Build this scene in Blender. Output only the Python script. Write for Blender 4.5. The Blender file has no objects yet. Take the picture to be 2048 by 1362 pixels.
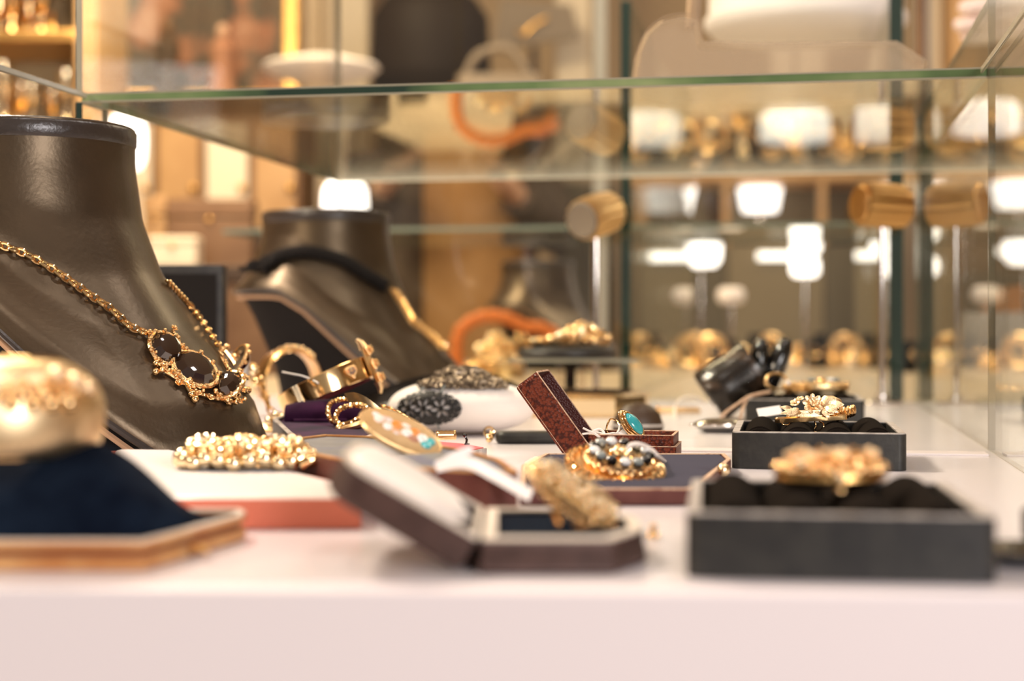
import bpy, math, random
from mathutils import Vector, Matrix, Euler

PI = math.pi
R = math.radians
random.seed(11)
sc = bpy.context.scene
COL = sc.collection

# ---------------------------------------------------------------- camera, world, light, exposure
F = 3122.0                       # focal length in pixels of the 2048 px wide frame
TH = math.atan(570.0 / F)        # the camera looks a little to the left of the case axis (+Y)
HC = 0.075                       # lens height above the white deck
CX, CY = 1024.0, 655.0           # principal column, horizon row
RGT = Vector((math.cos(TH), math.sin(TH), 0))
FWD = Vector((-math.sin(TH), math.cos(TH), 0))
UP = Vector((0, 0, 1))

cam_d = bpy.data.cameras.new('camera')
cam_d.sensor_width = 36.0
cam_d.lens = F / 2048 * 36
cam_d.shift_y = -26.0 / 2048
cam_d.clip_start = 0.02
cam_d.dof.use_dof = True
cam_d.dof.focus_distance = 0.86
cam_d.dof.aperture_fstop = 5.3
cam = bpy.data.objects.new('camera', cam_d)
cam.location = (0, 0, HC)
cam.rotation_euler = (PI / 2, 0, TH)
COL.objects.link(cam)
sc.camera = cam

sc.view_settings.view_transform = 'Standard'
sc.view_settings.look = 'None'
sc.view_settings.gamma = 1.0
sc.view_settings.use_curve_mapping = False
sc.view_settings.exposure = 0.0

world = bpy.data.worlds.new('world')
sc.world = world
world.use_nodes = True
world.node_tree.nodes['Background'].inputs[0].default_value = (1.0, 0.87, 0.76, 1)
world.node_tree.nodes['Background'].inputs[1].default_value = 0.30
sc.cycles.max_bounces = 12
sc.cycles.transparent_max_bounces = 48
sc.cycles.caustics_reflective = False
sc.cycles.caustics_refractive = False


def W(px, py, zc):
    """World point seen at pixel (px, py) at depth zc."""
    return Vector((0, 0, HC)) + RGT * ((px - CX) / F * zc) + FWD * zc + UP * ((CY - py) / F * zc)


def on(px, py, z=0.0):
    """World point of pixel (px, py) on the horizontal plane at height z."""
    return W(px, py, (HC - z) * F / (py - CY))


def depth_at(py, z=0.0):
    return (HC - z) * F / (py - CY)


def project(p):
    d = p - Vector((0, 0, HC))
    zc = d.dot(FWD)
    return CX + d.dot(RGT) / zc * F, CY - d.z / zc * F, zc


def area_light(name, loc, size, energy, color=(1, .86, .68), target=None, size_y=None):
    d = bpy.data.lights.new(name, 'AREA')
    d.shape = 'RECTANGLE'
    d.size = size
    d.size_y = size_y or size
    d.energy = energy
    d.color = color
    o = bpy.data.objects.new(name, d)
    o.location = loc
    t = Vector(target) if target is not None else Vector(loc) - UP
    o.rotation_euler = (t - Vector(loc)).to_track_quat('-Z', 'Y').to_euler()
    COL.objects.link(o)
    return o


area_light('shop_spot_light', (-0.30, 0.30, 1.15), 0.10, 1.6, (1, .92, .89), (-.2, .85, 0))
area_light('shop_spot_light', (0.18, 0.55, 1.20), 0.10, 1.5, (1, .92, .89), (0, .85, 0))
area_light('shop_spot_light', (-1.05, 0.15, 0.62), 0.16, 5.0, (1, .82, .62), (-.42, 1.15, .10))
area_light('shop_spot_light', (0.30, 1.05, 1.20), 0.10, 2.4, (1, .91, .86), (.0, 1.1, 0))
area_light('shop_spot_light', (-0.86, 1.10, 0.98), 0.18, 21.0, (1, .84, .69), (-.45, 1.15, .1))
area_light('front_fill', (1.15, -1.30, 0.55), 0.7, 41.0, (1, .94, .95), (0, .45, -.15))  # added fill that brightens the fascia, no real lamp there
area_light('shop_ceiling_light', (-1.2, 2.5, 1.85), 0.8, 50.0, (1, .78, .50), (-1.2, 3.2, 0))
area_light('shop_ceiling_light', (0.9, 3.2, 1.9), 1.0, 34.0, (1, .82, .60), (.9, 3.6, 0))


area_light('cabinet_fill', (-1.05, 2.35, 0.90), 0.25, 9.0, (1, .80, .52), (-1.30, 2.75, .45))  # added fill to brighten the left cabinet, which has no such lamp


# ---------------------------------------------------------------- materials
def mat(name, col, rough=.5, metal=0.0, bump=None, spec=.5, coat=0.0, sheen=0.0, col2=None, nscale=60.0,
        emit=None, trans=0.0, ior=1.45, nrange=(.35, .65), nkind='noise', stint=(1, 1, 1)):
    m = bpy.data.materials.new(name)
    m.use_nodes = True
    nt = m.node_tree
    b = nt.nodes['Principled BSDF']
    b.inputs['Base Color'].default_value = (*col, 1)
    b.inputs['Roughness'].default_value = rough
    b.inputs['Metallic'].default_value = metal
    b.inputs['Specular IOR Level'].default_value = spec
    b.inputs['Coat Weight'].default_value = coat
    b.inputs['Specular Tint'].default_value = (*stint, 1)
    b.inputs['Sheen Weight'].default_value = sheen
    b.inputs['Sheen Roughness'].default_value = .35
    b.inputs['Transmission Weight'].default_value = trans
    b.inputs['IOR'].default_value = ior
    if emit:
        b.inputs['Emission Color'].default_value = (*emit[0], 1)
        b.inputs['Emission Strength'].default_value = emit[1]
    tc = None

    def tex(kind, scale):
        nonlocal tc
        if tc is None:
            tc = nt.nodes.new('ShaderNodeTexCoord')
        if kind == 'voronoi':
            t = nt.nodes.new('ShaderNodeTexVoronoi')
            t.inputs['Scale'].default_value = scale
        else:
            t = nt.nodes.new('ShaderNodeTexNoise')
            t.inputs['Scale'].default_value = scale
            t.inputs['Detail'].default_value = 4
        nt.links.new(tc.outputs['Object'], t.inputs['Vector'])
        return t
    if col2 is not None:
        t = tex(nkind, nscale)
        r = nt.nodes.new('ShaderNodeValToRGB')
        r.color_ramp.elements[0].position = nrange[0]
        r.color_ramp.elements[1].position = nrange[1]
        cols = col2 if isinstance(col2, list) else [col, col2]
        r.color_ramp.elements[0].color = (*cols[0], 1)
        r.color_ramp.elements[1].color = (*cols[-1], 1)
        for i, c in enumerate(cols[1:-1]):
            e = r.color_ramp.elements.new(nrange[0] + (nrange[1] - nrange[0]) * (i + 1) / (len(cols) - 1))
            e.color = (*c, 1)
        nt.links.new(t.outputs[0], r.inputs[0])
        nt.links.new(r.outputs[0], b.inputs['Base Color'])
    if bump:
        kind, scale, strength, dist = bump
        t = tex(kind, scale)
        bn = nt.nodes.new('ShaderNodeBump')
        bn.inputs['Strength'].default_value = strength
        bn.inputs['Distance'].default_value = dist
        nt.links.new(t.outputs[0], bn.inputs['Height'])
        nt.links.new(bn.outputs[0], b.inputs['Normal'])
    return m


def glass_mat(name, tint=(.975, .985, .965), gain=1.0):
    """Thin clear sheet glass: see-through, with a mirror share that grows towards grazing view."""
    m = bpy.data.materials.new(name)
    m.use_nodes = True
    nt = m.node_tree
    nt.nodes.remove(nt.nodes['Principled BSDF'])
    out = nt.nodes['Material Output']
    tr = nt.nodes.new('ShaderNodeBsdfTransparent')
    tr.inputs[0].default_value = (*tint, 1)
    gl = nt.nodes.new('ShaderNodeBsdfGlossy')
    gl.inputs['Roughness'].default_value = 0.0
    gl.inputs['Color'].default_value = (.96, .97, .95, 1)
    geo = nt.nodes.new('ShaderNodeNewGeometry')
    dot = nt.nodes.new('ShaderNodeVectorMath')
    dot.operation = 'DOT_PRODUCT'
    nt.links.new(geo.outputs['Normal'], dot.inputs[0])
    nt.links.new(geo.outputs['Incoming'], dot.inputs[1])

    def math_(op, a, b=None):
        n = nt.nodes.new('ShaderNodeMath')
        n.operation = op
        for i, v in enumerate((a, b)):
            if v is None:
                continue
            if isinstance(v, (int, float)):
                n.inputs[i].default_value = v
            else:
                nt.links.new(v, n.inputs[i])
        return n.outputs[0]
    c = math_('ABSOLUTE', dot.outputs['Value'])
    k = math_('POWER', math_('SUBTRACT', 1.0, c), 5.0)
    fac = math_('MULTIPLY', math_('ADD', math_('MULTIPLY', k, .96), .04), gain)
    mx = nt.nodes.new('ShaderNodeMixShader')
    nt.links.new(fac, mx.inputs[0])
    nt.links.new(tr.outputs[0], mx.inputs[1])
    nt.links.new(gl.outputs[0], mx.inputs[2])
    nt.links.new(mx.outputs[0], out.inputs['Surface'])
    return m


M = {}
M['deck'] = mat('white_laminate', (.82, .775, .795), .22, spec=.45)
M['fascia'] = mat('white_fascia', (.86, .785, .775), .4)
M['rear_deck'] = mat('beige_laminate', (.60, .48, .33), .35)
M['glass'] = glass_mat('clear_glass')
M['acrylic'] = glass_mat('clear_acrylic', (.93, .90, .88), 1.6)
M['edge'] = mat('green_glass_edge', (.10, .20, .09), .12, spec=.8, col2=[(.015, .035, .022), (.13, .20, .075), (.42, .46, .22)], nscale=7, nrange=(.36, .70))
M['edge_dark'] = mat('dark_green_glass_edge', (.012, .03, .022), .15, spec=.7)
M['edge_cream'] = mat('bright_glass_edge', (.80, .74, .60), .15, spec=.8)
M['edge_grey'] = mat('grey_green_glass_edge', (.20, .24, .19), .2)
M['edge_pale'] = mat('pale_glass_edge', (.34, .31, .22), .15, spec=.8)
M['chrome'] = mat('chrome', (.80, .76, .72), .08, 1.0)
M['gold'] = mat('polished_gold', (.95, .64, .31), .11, 1.0)
M['gold_rough'] = mat('textured_gold', (.94, .61, .29), .22, 1.0, bump=('noise', 900, .5, .0006))
M['gold_pale'] = mat('pale_gold', (.97, .78, .50), .15, 1.0)
M['gold_soft'] = mat('soft_pale_gold', (.97, .75, .44), .36, 1.0)
M['gold_satin'] = mat('satin_gold', (.94, .66, .34), .32, 1.0, bump=('noise', 260, .12, .0006))
M['gold_dark'] = mat('antique_gold', (.62, .36, .13), .28, 1.0)
M['rose'] = mat('rose_gold_flowers', (1.0, .74, .44), .30, 1.0, bump=('noise', 1500, .6, .0004))
M['black_leather'] = mat('black_leather', (.022, .021, .020), .42, bump=('noise', 420, .25, .0006), spec=.35, col2=(.034, .032, .028), nscale=160)
M['leather_edge'] = mat('worn_grey_leather', (.36, .32, .29), .38, col2=(.62, .57, .52), nscale=160)
M['velvet_black'] = mat('black_velvet', (.012, .009, .007), .95, spec=.03, bump=('noise', 1800, .5, .0006))
M['velvet_navy'] = mat('navy_velvet', (.0035, .006, .013), .9, spec=.03, col2=(.008, .014, .026), nscale=55)
M['velvet_blue'] = mat('blue_satin', (.10, .115, .15), .5, col2=[(.12, .125, .13), (.20, .20, .20), (.03, .05, .17)], nscale=42, nrange=(.3, .75))
M['velvet_purple'] = mat('purple_velvet', (.016, .005, .015), .9, sheen=.08, spec=.1, col2=(.05, .012, .040), nscale=38)
M['velvet_navy_light'] = mat('faded_navy_velvet', (.030, .026, .048), .9, sheen=.1, spec=.1)
M['velvet_red'] = mat('red_velvet', (.50, .03, .025), .8, sheen=.3)
M['bust'] = mat('brown_black_leather', (.018, .012, .0075), .36, .0, bump=('noise', 330, .13, .0010), spec=1.0, stint=(1, .76, .50), col2=(.034, .022, .013), nscale=26)
M['bust_lip'] = mat('black_leather_lip', (.03, .022, .018), .3, bump=('noise', 330, .3, .001), spec=.7)
M['bust_base'] = mat('black_felt', (.012, .010, .009), .9, spec=.15)
M['bust_seam'] = mat('raw_leather_seam', (.42, .25, .14), .6)
M['red_leather'] = mat('red_grained_leather', (.16, .032, .018), .40, bump=('voronoi', 640, .8, .0010), spec=.22,
                       col2=[(.165, .033, .014), (.052, .011, .007)], nscale=640, nkind='voronoi', nrange=(.42, .78))
M['red_dark'] = mat('dark_red_leather', (.075, .016, .012), .45, bump=('voronoi', 1050, .6, .0007))
M['worn'] = mat('worn_pale_edge', (.66, .45, .30), .6, col2=(.30, .12, .07), nscale=420, nrange=(.5, .7))
M['brown_leather'] = mat('dark_brown_leather', (.055, .029, .023), .5, spec=.3, bump=('noise', 300, .3, .0008), col2=(.085, .046, .037), nscale=120)
M['burgundy'] = mat('burgundy_leather', (.10, .028, .022), .45, spec=.3, bump=('noise', 300, .25, .0008), col2=(.145, .050, .038), nscale=70)
M['tan_leather'] = mat('orange_brown_leather', (.44, .17, .045), .45, col2=(.62, .34, .13), nscale=55, bump=('noise', 300, .25, .0008))
M['groove'] = mat('dark_russet_groove', (.22, .06, .02), .6)
M['satin_white'] = mat('white_satin', (.86, .79, .73), .35, sheen=.3, bump=('noise', 70, .35, .003))
M['cream'] = mat('cream_card_rim', (.72, .63, .52), .6)
M['salmon'] = mat('salmon_card', (.74, .21, .125), .55)
M['white_cloth'] = mat('white_cotton', (.88, .80, .74), .8, sheen=.2, bump=('noise', 400, .2, .0006))
M['string'] = mat('white_thread', (.88, .80, .72), .7)
M['tag'] = mat('white_paper_tag', (.84, .80, .78), .6)
M['grey_tag'] = mat('grey_card', (.36, .36, .35), .6)
M['black_lace'] = mat('blackened_silver', (.035, .033, .032), .38, .7)
M['grey_lace'] = mat('tarnished_filigree', (.30, .23, .16), .34, .85, col2=(.08, .06, .045), nscale=260)
M['turquoise'] = mat('turquoise', (.035, .36, .40), .12, coat=.6, col2=(.06, .46, .47), nscale=160)
M['garnet'] = mat('dark_amber_stone', (.020, .007, .003), .05, spec=.9, coat=1.0)
M['white_stone'] = mat('pale_stone', (.82, .80, .76), .12, coat=.8)
M['grey_stone'] = mat('grey_stone', (.25, .27, .25), .15, coat=.8)
M['pearl'] = mat('pearl', (.90, .82, .74), .2, coat=.6)
M['black_gloss'] = mat('polished_black', (.010, .009, .008), .08, coat=.6)
M['black_gloss2'] = mat('black_tortoise', (.014, .010, .007), .22, spec=.6, col2=(.10, .06, .035), nscale=45, nrange=(.55, .75))
M['coral'] = mat('orange_coral', (.70, .19, .035), .45, bump=('noise', 500, .5, .0015))
M['amber'] = mat('orange_amber', (.80, .25, .04), .3)
M['steel'] = mat('polished_dark_steel', (.40, .37, .33), .16, 1.0)
M['enamel_ground'] = mat('matte_gilt_ground', (.46, .27, .10), .45, col2=(.55, .35, .15), nscale=90)
M['terracotta'] = mat('terracotta', (.42, .19, .11), .6)
M['enamel'] = mat('painted_enamel', (.8, .7, .55), .3, coat=.2, nscale=150, nrange=(.30, .72),
                  col2=[(.08, .20, .30), (.80, .74, .66), (.62, .52, .45), (.78, .30, .08), (.85, .78, .70), (.10, .42, .52)])
M['brass_glass'] = mat('gilded_box', (1.0, .70, .34), .22, 1.0)
M['brass_pale'] = mat('pale_gilded_box', (.92, .70, .42), .3, .6)
M['dark_inside'] = mat('dark_brown_felt', (.035, .018, .008), .9)
# shop
M['shop_wall'] = mat('tan_plaster', (.50, .36, .22), .8, col2=(.60, .45, .29), nscale=1.2)
M['shop_floor'] = mat('brown_boards', (.16, .09, .05), .5, col2=(.22, .13, .07), nscale=3)
M['shop_ceiling'] = mat('cream_ceiling', (.75, .66, .54), .8)
M['cream_wall'] = mat('cream_paint', (.82, .70, .54), .7)
M['wood'] = mat('brown_wood', (.15, .075, .035), .45, col2=(.22, .12, .06), nscale=9)
M['honey_panel'] = mat('honey_panel', (.78, .52, .25), .6, col2=(.86, .62, .34), nscale=6)
M['wood_dark'] = mat('dark_wood', (.055, .030, .016), .45)
M['wood_light'] = mat('honey_wood', (.42, .24, .10), .45, col2=(.52, .32, .15), nscale=8)
M['gilt'] = mat('gilt_frame', (.85, .50, .16), .32, 1.0, bump=('noise', 60, .6, .004))
M['painting'] = mat('dark_oil_paint', (.2, .1, .05), .5, nscale=6.5, nrange=(.3, .72),
                    col2=[(.02, .012, .007), (.06, .032, .016), (.028, .024, .016), (.30, .11, .05), (.42, .23, .15), (.07, .035, .016)])
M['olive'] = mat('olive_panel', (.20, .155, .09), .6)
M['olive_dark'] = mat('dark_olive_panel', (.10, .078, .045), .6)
M['grey_brown'] = mat('grey_brown_card', (.27, .21, .155), .6)
M['lamp_white'] = mat('glowing_lampshade', (.9, .88, .86), .6, emit=((1, .93, .88), 2.6))
M['lamp_soft'] = mat('softly_lit_lampshade', (.88, .80, .76), .6, emit=((1, .86, .76), .12))
M['strip'] = mat('strip_light', (.9, .9, .88), .5, emit=((1, .92, .84), 2.2))
M['beige_bag'] = mat('beige_leather', (.52, .38, .23), .5, col2=(.57, .43, .27), nscale=12)
M['stitch'] = mat('pale_stitching', (.36, .25, .15), .6)
M['skin'] = mat('skin', (.72, .44, .30), .5)
M['skin_pale'] = mat('pale_skin', (.92, .72, .62), .5)
M['hair'] = mat('dark_brown_hair', (.016, .008, .004), .6, spec=.2, bump=('noise', 120, .4, .004))
M['jacket'] = mat('dark_brown_jacket', (.060, .038, .024), .7, col2=(.10, .07, .045), nscale=14)
M['coat'] = mat('tan_cloth', (.27, .135, .045), .8, col2=(.38, .21, .085), nscale=7)
M['collar'] = mat('cream_collar', (.72, .55, .36), .8)
M['trousers'] = mat('brown_trousers', (.16, .10, .055), .8)
M['orange_trim'] = mat('orange_leather', (.70, .26, .05), .5)
M['white_bag'] = mat('white_paper_bag', (.80, .76, .74), .7)


# ---------------------------------------------------------------- mesh helpers
class MB:
    def __init__(self):
        self.v, self.f = [], []

    def add(self, vs, fs, mx=None):
        o = len(self.v)
        self.v += [tuple(mx @ Vector(p)) if mx is not None else tuple(p) for p in vs]
        self.f += [tuple(i + o for i in f) for f in fs]
        return self

    def box(self, c, s, mx=None):
        x, y, z = s[0] / 2, s[1] / 2, s[2] / 2
        vs = [(c[0] + a * x, c[1] + b * y, c[2] + d * z) for a in (-1, 1) for b in (-1, 1) for d in (-1, 1)]
        return self.add(vs, [(0, 1, 3, 2), (4, 6, 7, 5), (0, 4, 5, 1), (2, 3, 7, 6), (0, 2, 6, 4), (1, 5, 7, 3)], mx)

    def loft(self, rings, mx=None, cap0=True, cap1=True, closed=True):
        n = len(rings[0])
        vs = [p for r in rings for p in r]
        fs = []
        for k in range(len(rings) - 1):
            for i in range(n if closed else n - 1):
                j = (i + 1) % n
                fs.append((k * n + i, k * n + j, (k + 1) * n + j, (k + 1) * n + i))
        if cap0:
            fs.append(tuple(reversed(range(n))))
        if cap1:
            fs.append(tuple(range((len(rings) - 1) * n, len(rings) * n)))
        return self.add(vs, fs, mx)

    def prism(self, poly, z0, z1, mx=None):
        return self.loft([[(x, y, z0) for x, y in poly], [(x, y, z1) for x, y in poly]], mx)

    def openbox(self, poly, wall, h, zi, z0=0.0, mx=None):
        """A tray: outer walls, rim of width WALL, inner walls down to ZI, floor."""
        q = inset(poly, wall)
        return self.loft([[(x, y, z0) for x, y in poly], [(x, y, h) for x, y in poly],
                          [(x, y, h) for x, y in q], [(x, y, zi) for x, y in q]], mx)

    def band(self, poly, d, z0, z1, mx=None):
        """A closed rim that follows POLY, D wide."""
        q = inset(poly, d)
        rings = [[(x, y, z0) for x, y in poly], [(x, y, z1) for x, y in poly], [(x, y, z1) for x, y in q], [(x, y, z0) for x, y in q],
                 [(x, y, z0) for x, y in poly]]
        return self.loft(rings, mx, False, False)

    def lathe(self, prof, seg=32, mx=None, sx=1.0, sy=1.0):
        rings = [[(r * sx * math.cos(2 * PI * i / seg), r * sy * math.sin(2 * PI * i / seg), z) for i in range(seg)] for r, z in prof]
        return self.loft(rings, mx)

    def sphere(self, c, r, s=(1, 1, 1), seg=12, mx=None):
        rows = max(5, seg // 2)
        rings = []
        for k in range(rows + 1):
            a = -PI / 2 + PI * k / rows
            rr = max(.02, math.cos(a)) * r
            rings.append([(c[0] + s[0] * rr * math.cos(2 * PI * i / seg), c[1] + s[1] * rr * math.sin(2 * PI * i / seg), c[2] + s[2] * r * math.sin(a)) for i in range(seg)])
        return self.loft(rings, mx)

    def tube(self, path, r, sides=8, closed=False, mx=None, flat=1.0):
        """A tube along PATH; R is a number or a function of 0..1; FLAT squeezes it along its binormal."""
        P = [Vector(p) for p in path]
        n = len(P)
        rings = []
        prev = None
        for i in range(n):
            if closed:
                t = P[(i + 1) % n] - P[i - 1]
            else:
                t = P[min(i + 1, n - 1)] - P[max(i - 1, 0)]
            t = t.normalized() if t.length > 1e-12 else Vector((0, 0, 1))
            if prev is None:
                a = Vector((0, 0, 1)) if abs(t.z) < .9 else Vector((1, 0, 0))
                nn = (a - t * a.dot(t)).normalized()
            else:
                nn = prev - t * prev.dot(t)
                nn = nn.normalized() if nn.length > 1e-9 else prev
            prev = nn
            b = t.cross(nn)
            rr = r(i / max(1, n - 1)) if callable(r) else r
            rings.append([tuple(P[i] + nn * (rr * math.cos(2 * PI * k / sides)) + b * (rr * flat * math.sin(2 * PI * k / sides))) for k in range(sides)])
        if closed:
            rings.append(rings[0])
            # a closed frame may twist: match the last ring to the first
            return self.loft(rings, mx, False, False)
        return self.loft(rings, mx)

    def ring(self, R_, r, mx=None, seg=24, sides=8, sx=1.0, sy=1.0, flat=1.0):
        rings = []
        for i in range(seg + 1):
            a = 2 * PI * i / seg
            rings.append([((R_ + r * math.cos(2 * PI * k / sides)) * math.cos(a) * sx, (R_ + r * math.cos(2 * PI * k / sides)) * math.sin(a) * sy,
                           r * flat * math.sin(2 * PI * k / sides)) for k in range(sides)])
        return self.loft(rings, mx, False, False)

    def rope(self, path, R_, strands=2, pitch=.004, closed=False, mx=None, sides=7):
        P = [Vector(p) for p in path]
        fr = frames(P, closed)
        L = [0.0]
        for i in range(1, len(P)):
            L.append(L[-1] + (P[i] - P[i - 1]).length)
        for s in range(strands):
            pts = []
            for i, (t, nn, b) in enumerate(fr):
                a = 2 * PI * (L[i] / pitch + s / strands)
                pts.append(P[i] + nn * (R_ * .55 * math.cos(a)) + b * (R_ * .55 * math.sin(a)))
            self.tube(pts, R_ * .58, sides, False, mx)
        return self

    def chain(self, path, link, wire, mx=None, seg=10, sides=5):
        """Oval links laid along a densely sampled path, every other one turned a quarter."""
        P = resample([Vector(p) for p in path], link * 1.32)
        fr = frames(P, False)
        for i, (p, (t, nn, b)) in enumerate(zip(P, fr)):
            c, d = (nn, b) if i % 2 else (b, -nn)
            c2, d2 = (c + d * .35).normalized(), None
            d2 = t.cross(c2)
            m4 = Matrix(((t.x, c2.x, d2.x, p.x), (t.y, c2.y, d2.y, p.y), (t.z, c2.z, d2.z, p.z), (0, 0, 0, 1)))
            self.ring(link * .62, wire, (mx @ m4) if mx is not None else m4, seg, sides, 1.25, .85)
        return self

    def flower(self, c, n, r, petals=8, mx=None, depth=.25, seed=0):
        """A little flower of cupped petals round a bead, facing N."""
        n = Vector(n).normalized()
        a = Vector((0, 0, 1)) if abs(n.z) < .9 else Vector((1, 0, 0))
        u = (a - n * a.dot(n)).normalized()
        v = n.cross(u)
        m4 = Matrix(((u.x, v.x, n.x, c[0]), (u.y, v.y, n.y, c[1]), (u.z, v.z, n.z, c[2]), (0, 0, 0, 1)))
        if mx is not None:
            m4 = mx @ m4
        for k in range(petals):
            a = 2 * PI * (k + seed * .37) / petals
            pm = m4 @ Matrix.Rotation(a, 4, 'Z') @ Matrix.Translation((r * .62, 0, 0)) @ Matrix.Rotation(-R(18), 4, 'Y')
            self.sphere((0, 0, 0), r * .42, (1, .72 * 8 / petals, depth), 8, pm)
        self.sphere((0, 0, r * .12), r * .26, (1, 1, .8), 8, m4)
        return self

    def leaf(self, c, d, n, L, w, mx=None):
        d = Vector(d).normalized()
        n = Vector(n)
        n = (n - d * n.dot(d)).normalized()
        s = n.cross(d)
        rows = 6
        rings = []
        for i in range(rows + 1):
            t = i / rows
            ww = w * math.sin(PI * min(.97, max(.04, t)) ** .8) * .5
            p = Vector(c) + d * (L * t) + n * (L * .12 * math.sin(PI * t))
            th = w * .06
            rings.append([tuple(p + s * ww), tuple(p + n * th - s * 0), tuple(p - s * ww), tuple(p - n * th * 1.4)])
        return self.loft(rings, mx)

    def build(self, name, material, parent=None, smooth=.7, bevel=0.0, subd=0, solid=0.0, mx=None):
        me = bpy.data.meshes.new(name)
        me.from_pydata(self.v, [], self.f)
        me.validate(verbose=False)
        import bmesh
        bm = bmesh.new()
        bm.from_mesh(me)
        bmesh.ops.remove_doubles(bm, verts=bm.verts, dist=1e-7)
        bmesh.ops.recalc_face_normals(bm, faces=bm.faces)
        bm.to_mesh(me)
        bm.free()
        if smooth:
            for p in me.polygons:
                p.use_smooth = True
            me.set_sharp_from_angle(angle=smooth)
        me.materials.append(M[material] if isinstance(material, str) else material)
        o = bpy.data.objects.new(name, me)
        COL.objects.link(o)
        if parent is not None:
            o.parent = parent
        if mx is not None:
            o.matrix_basis = mx
        if solid:
            s = o.modifiers.new('solid', 'SOLIDIFY')
            s.thickness = solid
            s.offset = -1
        if bevel:
            b = o.modifiers.new('bevel', 'BEVEL')
            b.width = bevel
            b.segments = 2
            b.limit_method = 'ANGLE'
            b.angle_limit = R(40)
        if subd:
            s = o.modifiers.new('subd', 'SUBSURF')
            s.levels = s.render_levels = subd
        return o


def frames(P, closed=False):
    out, prev, n = [], None, len(P)
    for i in range(n):
        t = (P[(i + 1) % n] - P[i - 1]) if closed else (P[min(i + 1, n - 1)] - P[max(i - 1, 0)])
        t = t.normalized()
        if prev is None:
            a = Vector((0, 0, 1)) if abs(t.z) < .9 else Vector((1, 0, 0))
            nn = (a - t * a.dot(t)).normalized()
        else:
            nn = (prev - t * prev.dot(t)).normalized()
        prev = nn
        out.append((t, nn, t.cross(nn)))
    return out


def resample(P, step):
    out, acc = [P[0].copy()], 0.0
    for i in range(1, len(P)):
        seg = P[i] - P[i - 1]
        L, pos = seg.length, 0.0
        while acc + (L - pos) >= step:
            pos += step - acc
            out.append(P[i - 1] + seg * (pos / L))
            acc = 0.0
        acc += L - pos
    return out


def smooth_path(pts, n=12, closed=False):
    """Catmull-Rom through the points."""
    P = [Vector(p) for p in pts]
    out, m = [], len(P)
    for i in range(m if closed else m - 1):
        if closed:
            a, b, c, d = P[i - 1], P[i], P[(i + 1) % m], P[(i + 2) % m]
        else:
            a, b, c, d = P[max(i - 1, 0)], P[i], P[i + 1], P[min(i + 2, m - 1)]
        for k in range(n):
            t = k / n
            out.append(.5 * ((2 * b) + (c - a) * t + (2 * a - 5 * b + 4 * c - d) * t * t + (3 * b - a - 3 * c + d) * t ** 3))
    if not closed:
        out.append(P[-1])
    return out


def ccw(poly):
    A = sum(poly[i][0] * poly[(i + 1) % len(poly)][1] - poly[(i + 1) % len(poly)][0] * poly[i][1] for i in range(len(poly)))
    return list(poly) if A > 0 else list(reversed(poly))


def inset(poly, d):
    n, out = len(poly), []
    for i in range(n):
        p0, p1, p2 = (Vector((*poly[k], 0)) for k in (i - 1, i, (i + 1) % n))
        e1, e2 = (p1 - p0).normalized(), (p2 - p1).normalized()
        n1, n2 = Vector((-e1.y, e1.x, 0)), Vector((-e2.y, e2.x, 0))
        b = n1 + n2
        b = b / max(.35, b.length_squared) * 2 if b.length > 1e-6 else n1
        out.append((p1.x + b.x * d, p1.y + b.y * d))
    return out


def rrect(w, d, r, n=5, cx=0.0, cy=0.0):
    out = []
    for sx, sy, a0 in ((1, -1, -PI / 2), (1, 1, 0), (-1, 1, PI / 2), (-1, -1, PI)):
        for k in range(n + 1):
            a = a0 + PI / 2 * k / n
            out.append((cx + sx * (w / 2 - r) + r * math.cos(a), cy + sy * (d / 2 - r) + r * math.sin(a)))
    return out


def ellipse(a, b, n=40, cx=0.0, cy=0.0):
    return [(cx + a * math.cos(2 * PI * i / n), cy + b * math.sin(2 * PI * i / n)) for i in range(n)]


def tag(o, label, cat, group=None, kind=None):
    if label:
        o['label'] = label
    if cat:
        o['category'] = cat
    if group:
        o['group'] = group
    if kind:
        o['kind'] = kind
    return o


def thing(name, label, cat, loc=(0, 0, 0), rz=0.0, group=None, mx=None):
    o = bpy.data.objects.new(name, None)
    o.empty_display_size = .01
    COL.objects.link(o)
    if mx is not None:
        o.matrix_basis = mx
    else:
        o.location = loc
        o.rotation_euler = (0, 0, rz)
    return tag(o, label, cat, group)


def axes(o, x, y, z):
    """Matrix with the given axes (made square) and origin."""
    x = Vector(x).normalized()
    z = Vector(z)
    z = (z - x * z.dot(x)).normalized()
    y = z.cross(x)
    return Matrix(((x.x, y.x, z.x, o[0]), (x.y, y.y, z.y, o[1]), (x.z, y.z, z.z, o[2]), (0, 0, 0, 1)))


def structure(o):
    o['kind'] = 'structure'
    return o


# ================================================================ the glass display case
XL, XR, YM, YB, ZS = -0.478, 0.115, 0.992, 1.598, 0.228

case = thing('display_case', 'white decked display case with clear glass shelf and panes holding the sharp jewellery', 'display case', (0, .45, 0))
CI = Matrix.Translation((0, -.45, 0))


def cpart(name, mb, material, parent=case, **k):
    mb.v = [tuple(Vector(p) - Vector((0, .45, 0))) for p in mb.v]
    return mb.build(name, material, parent, **k)


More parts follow.
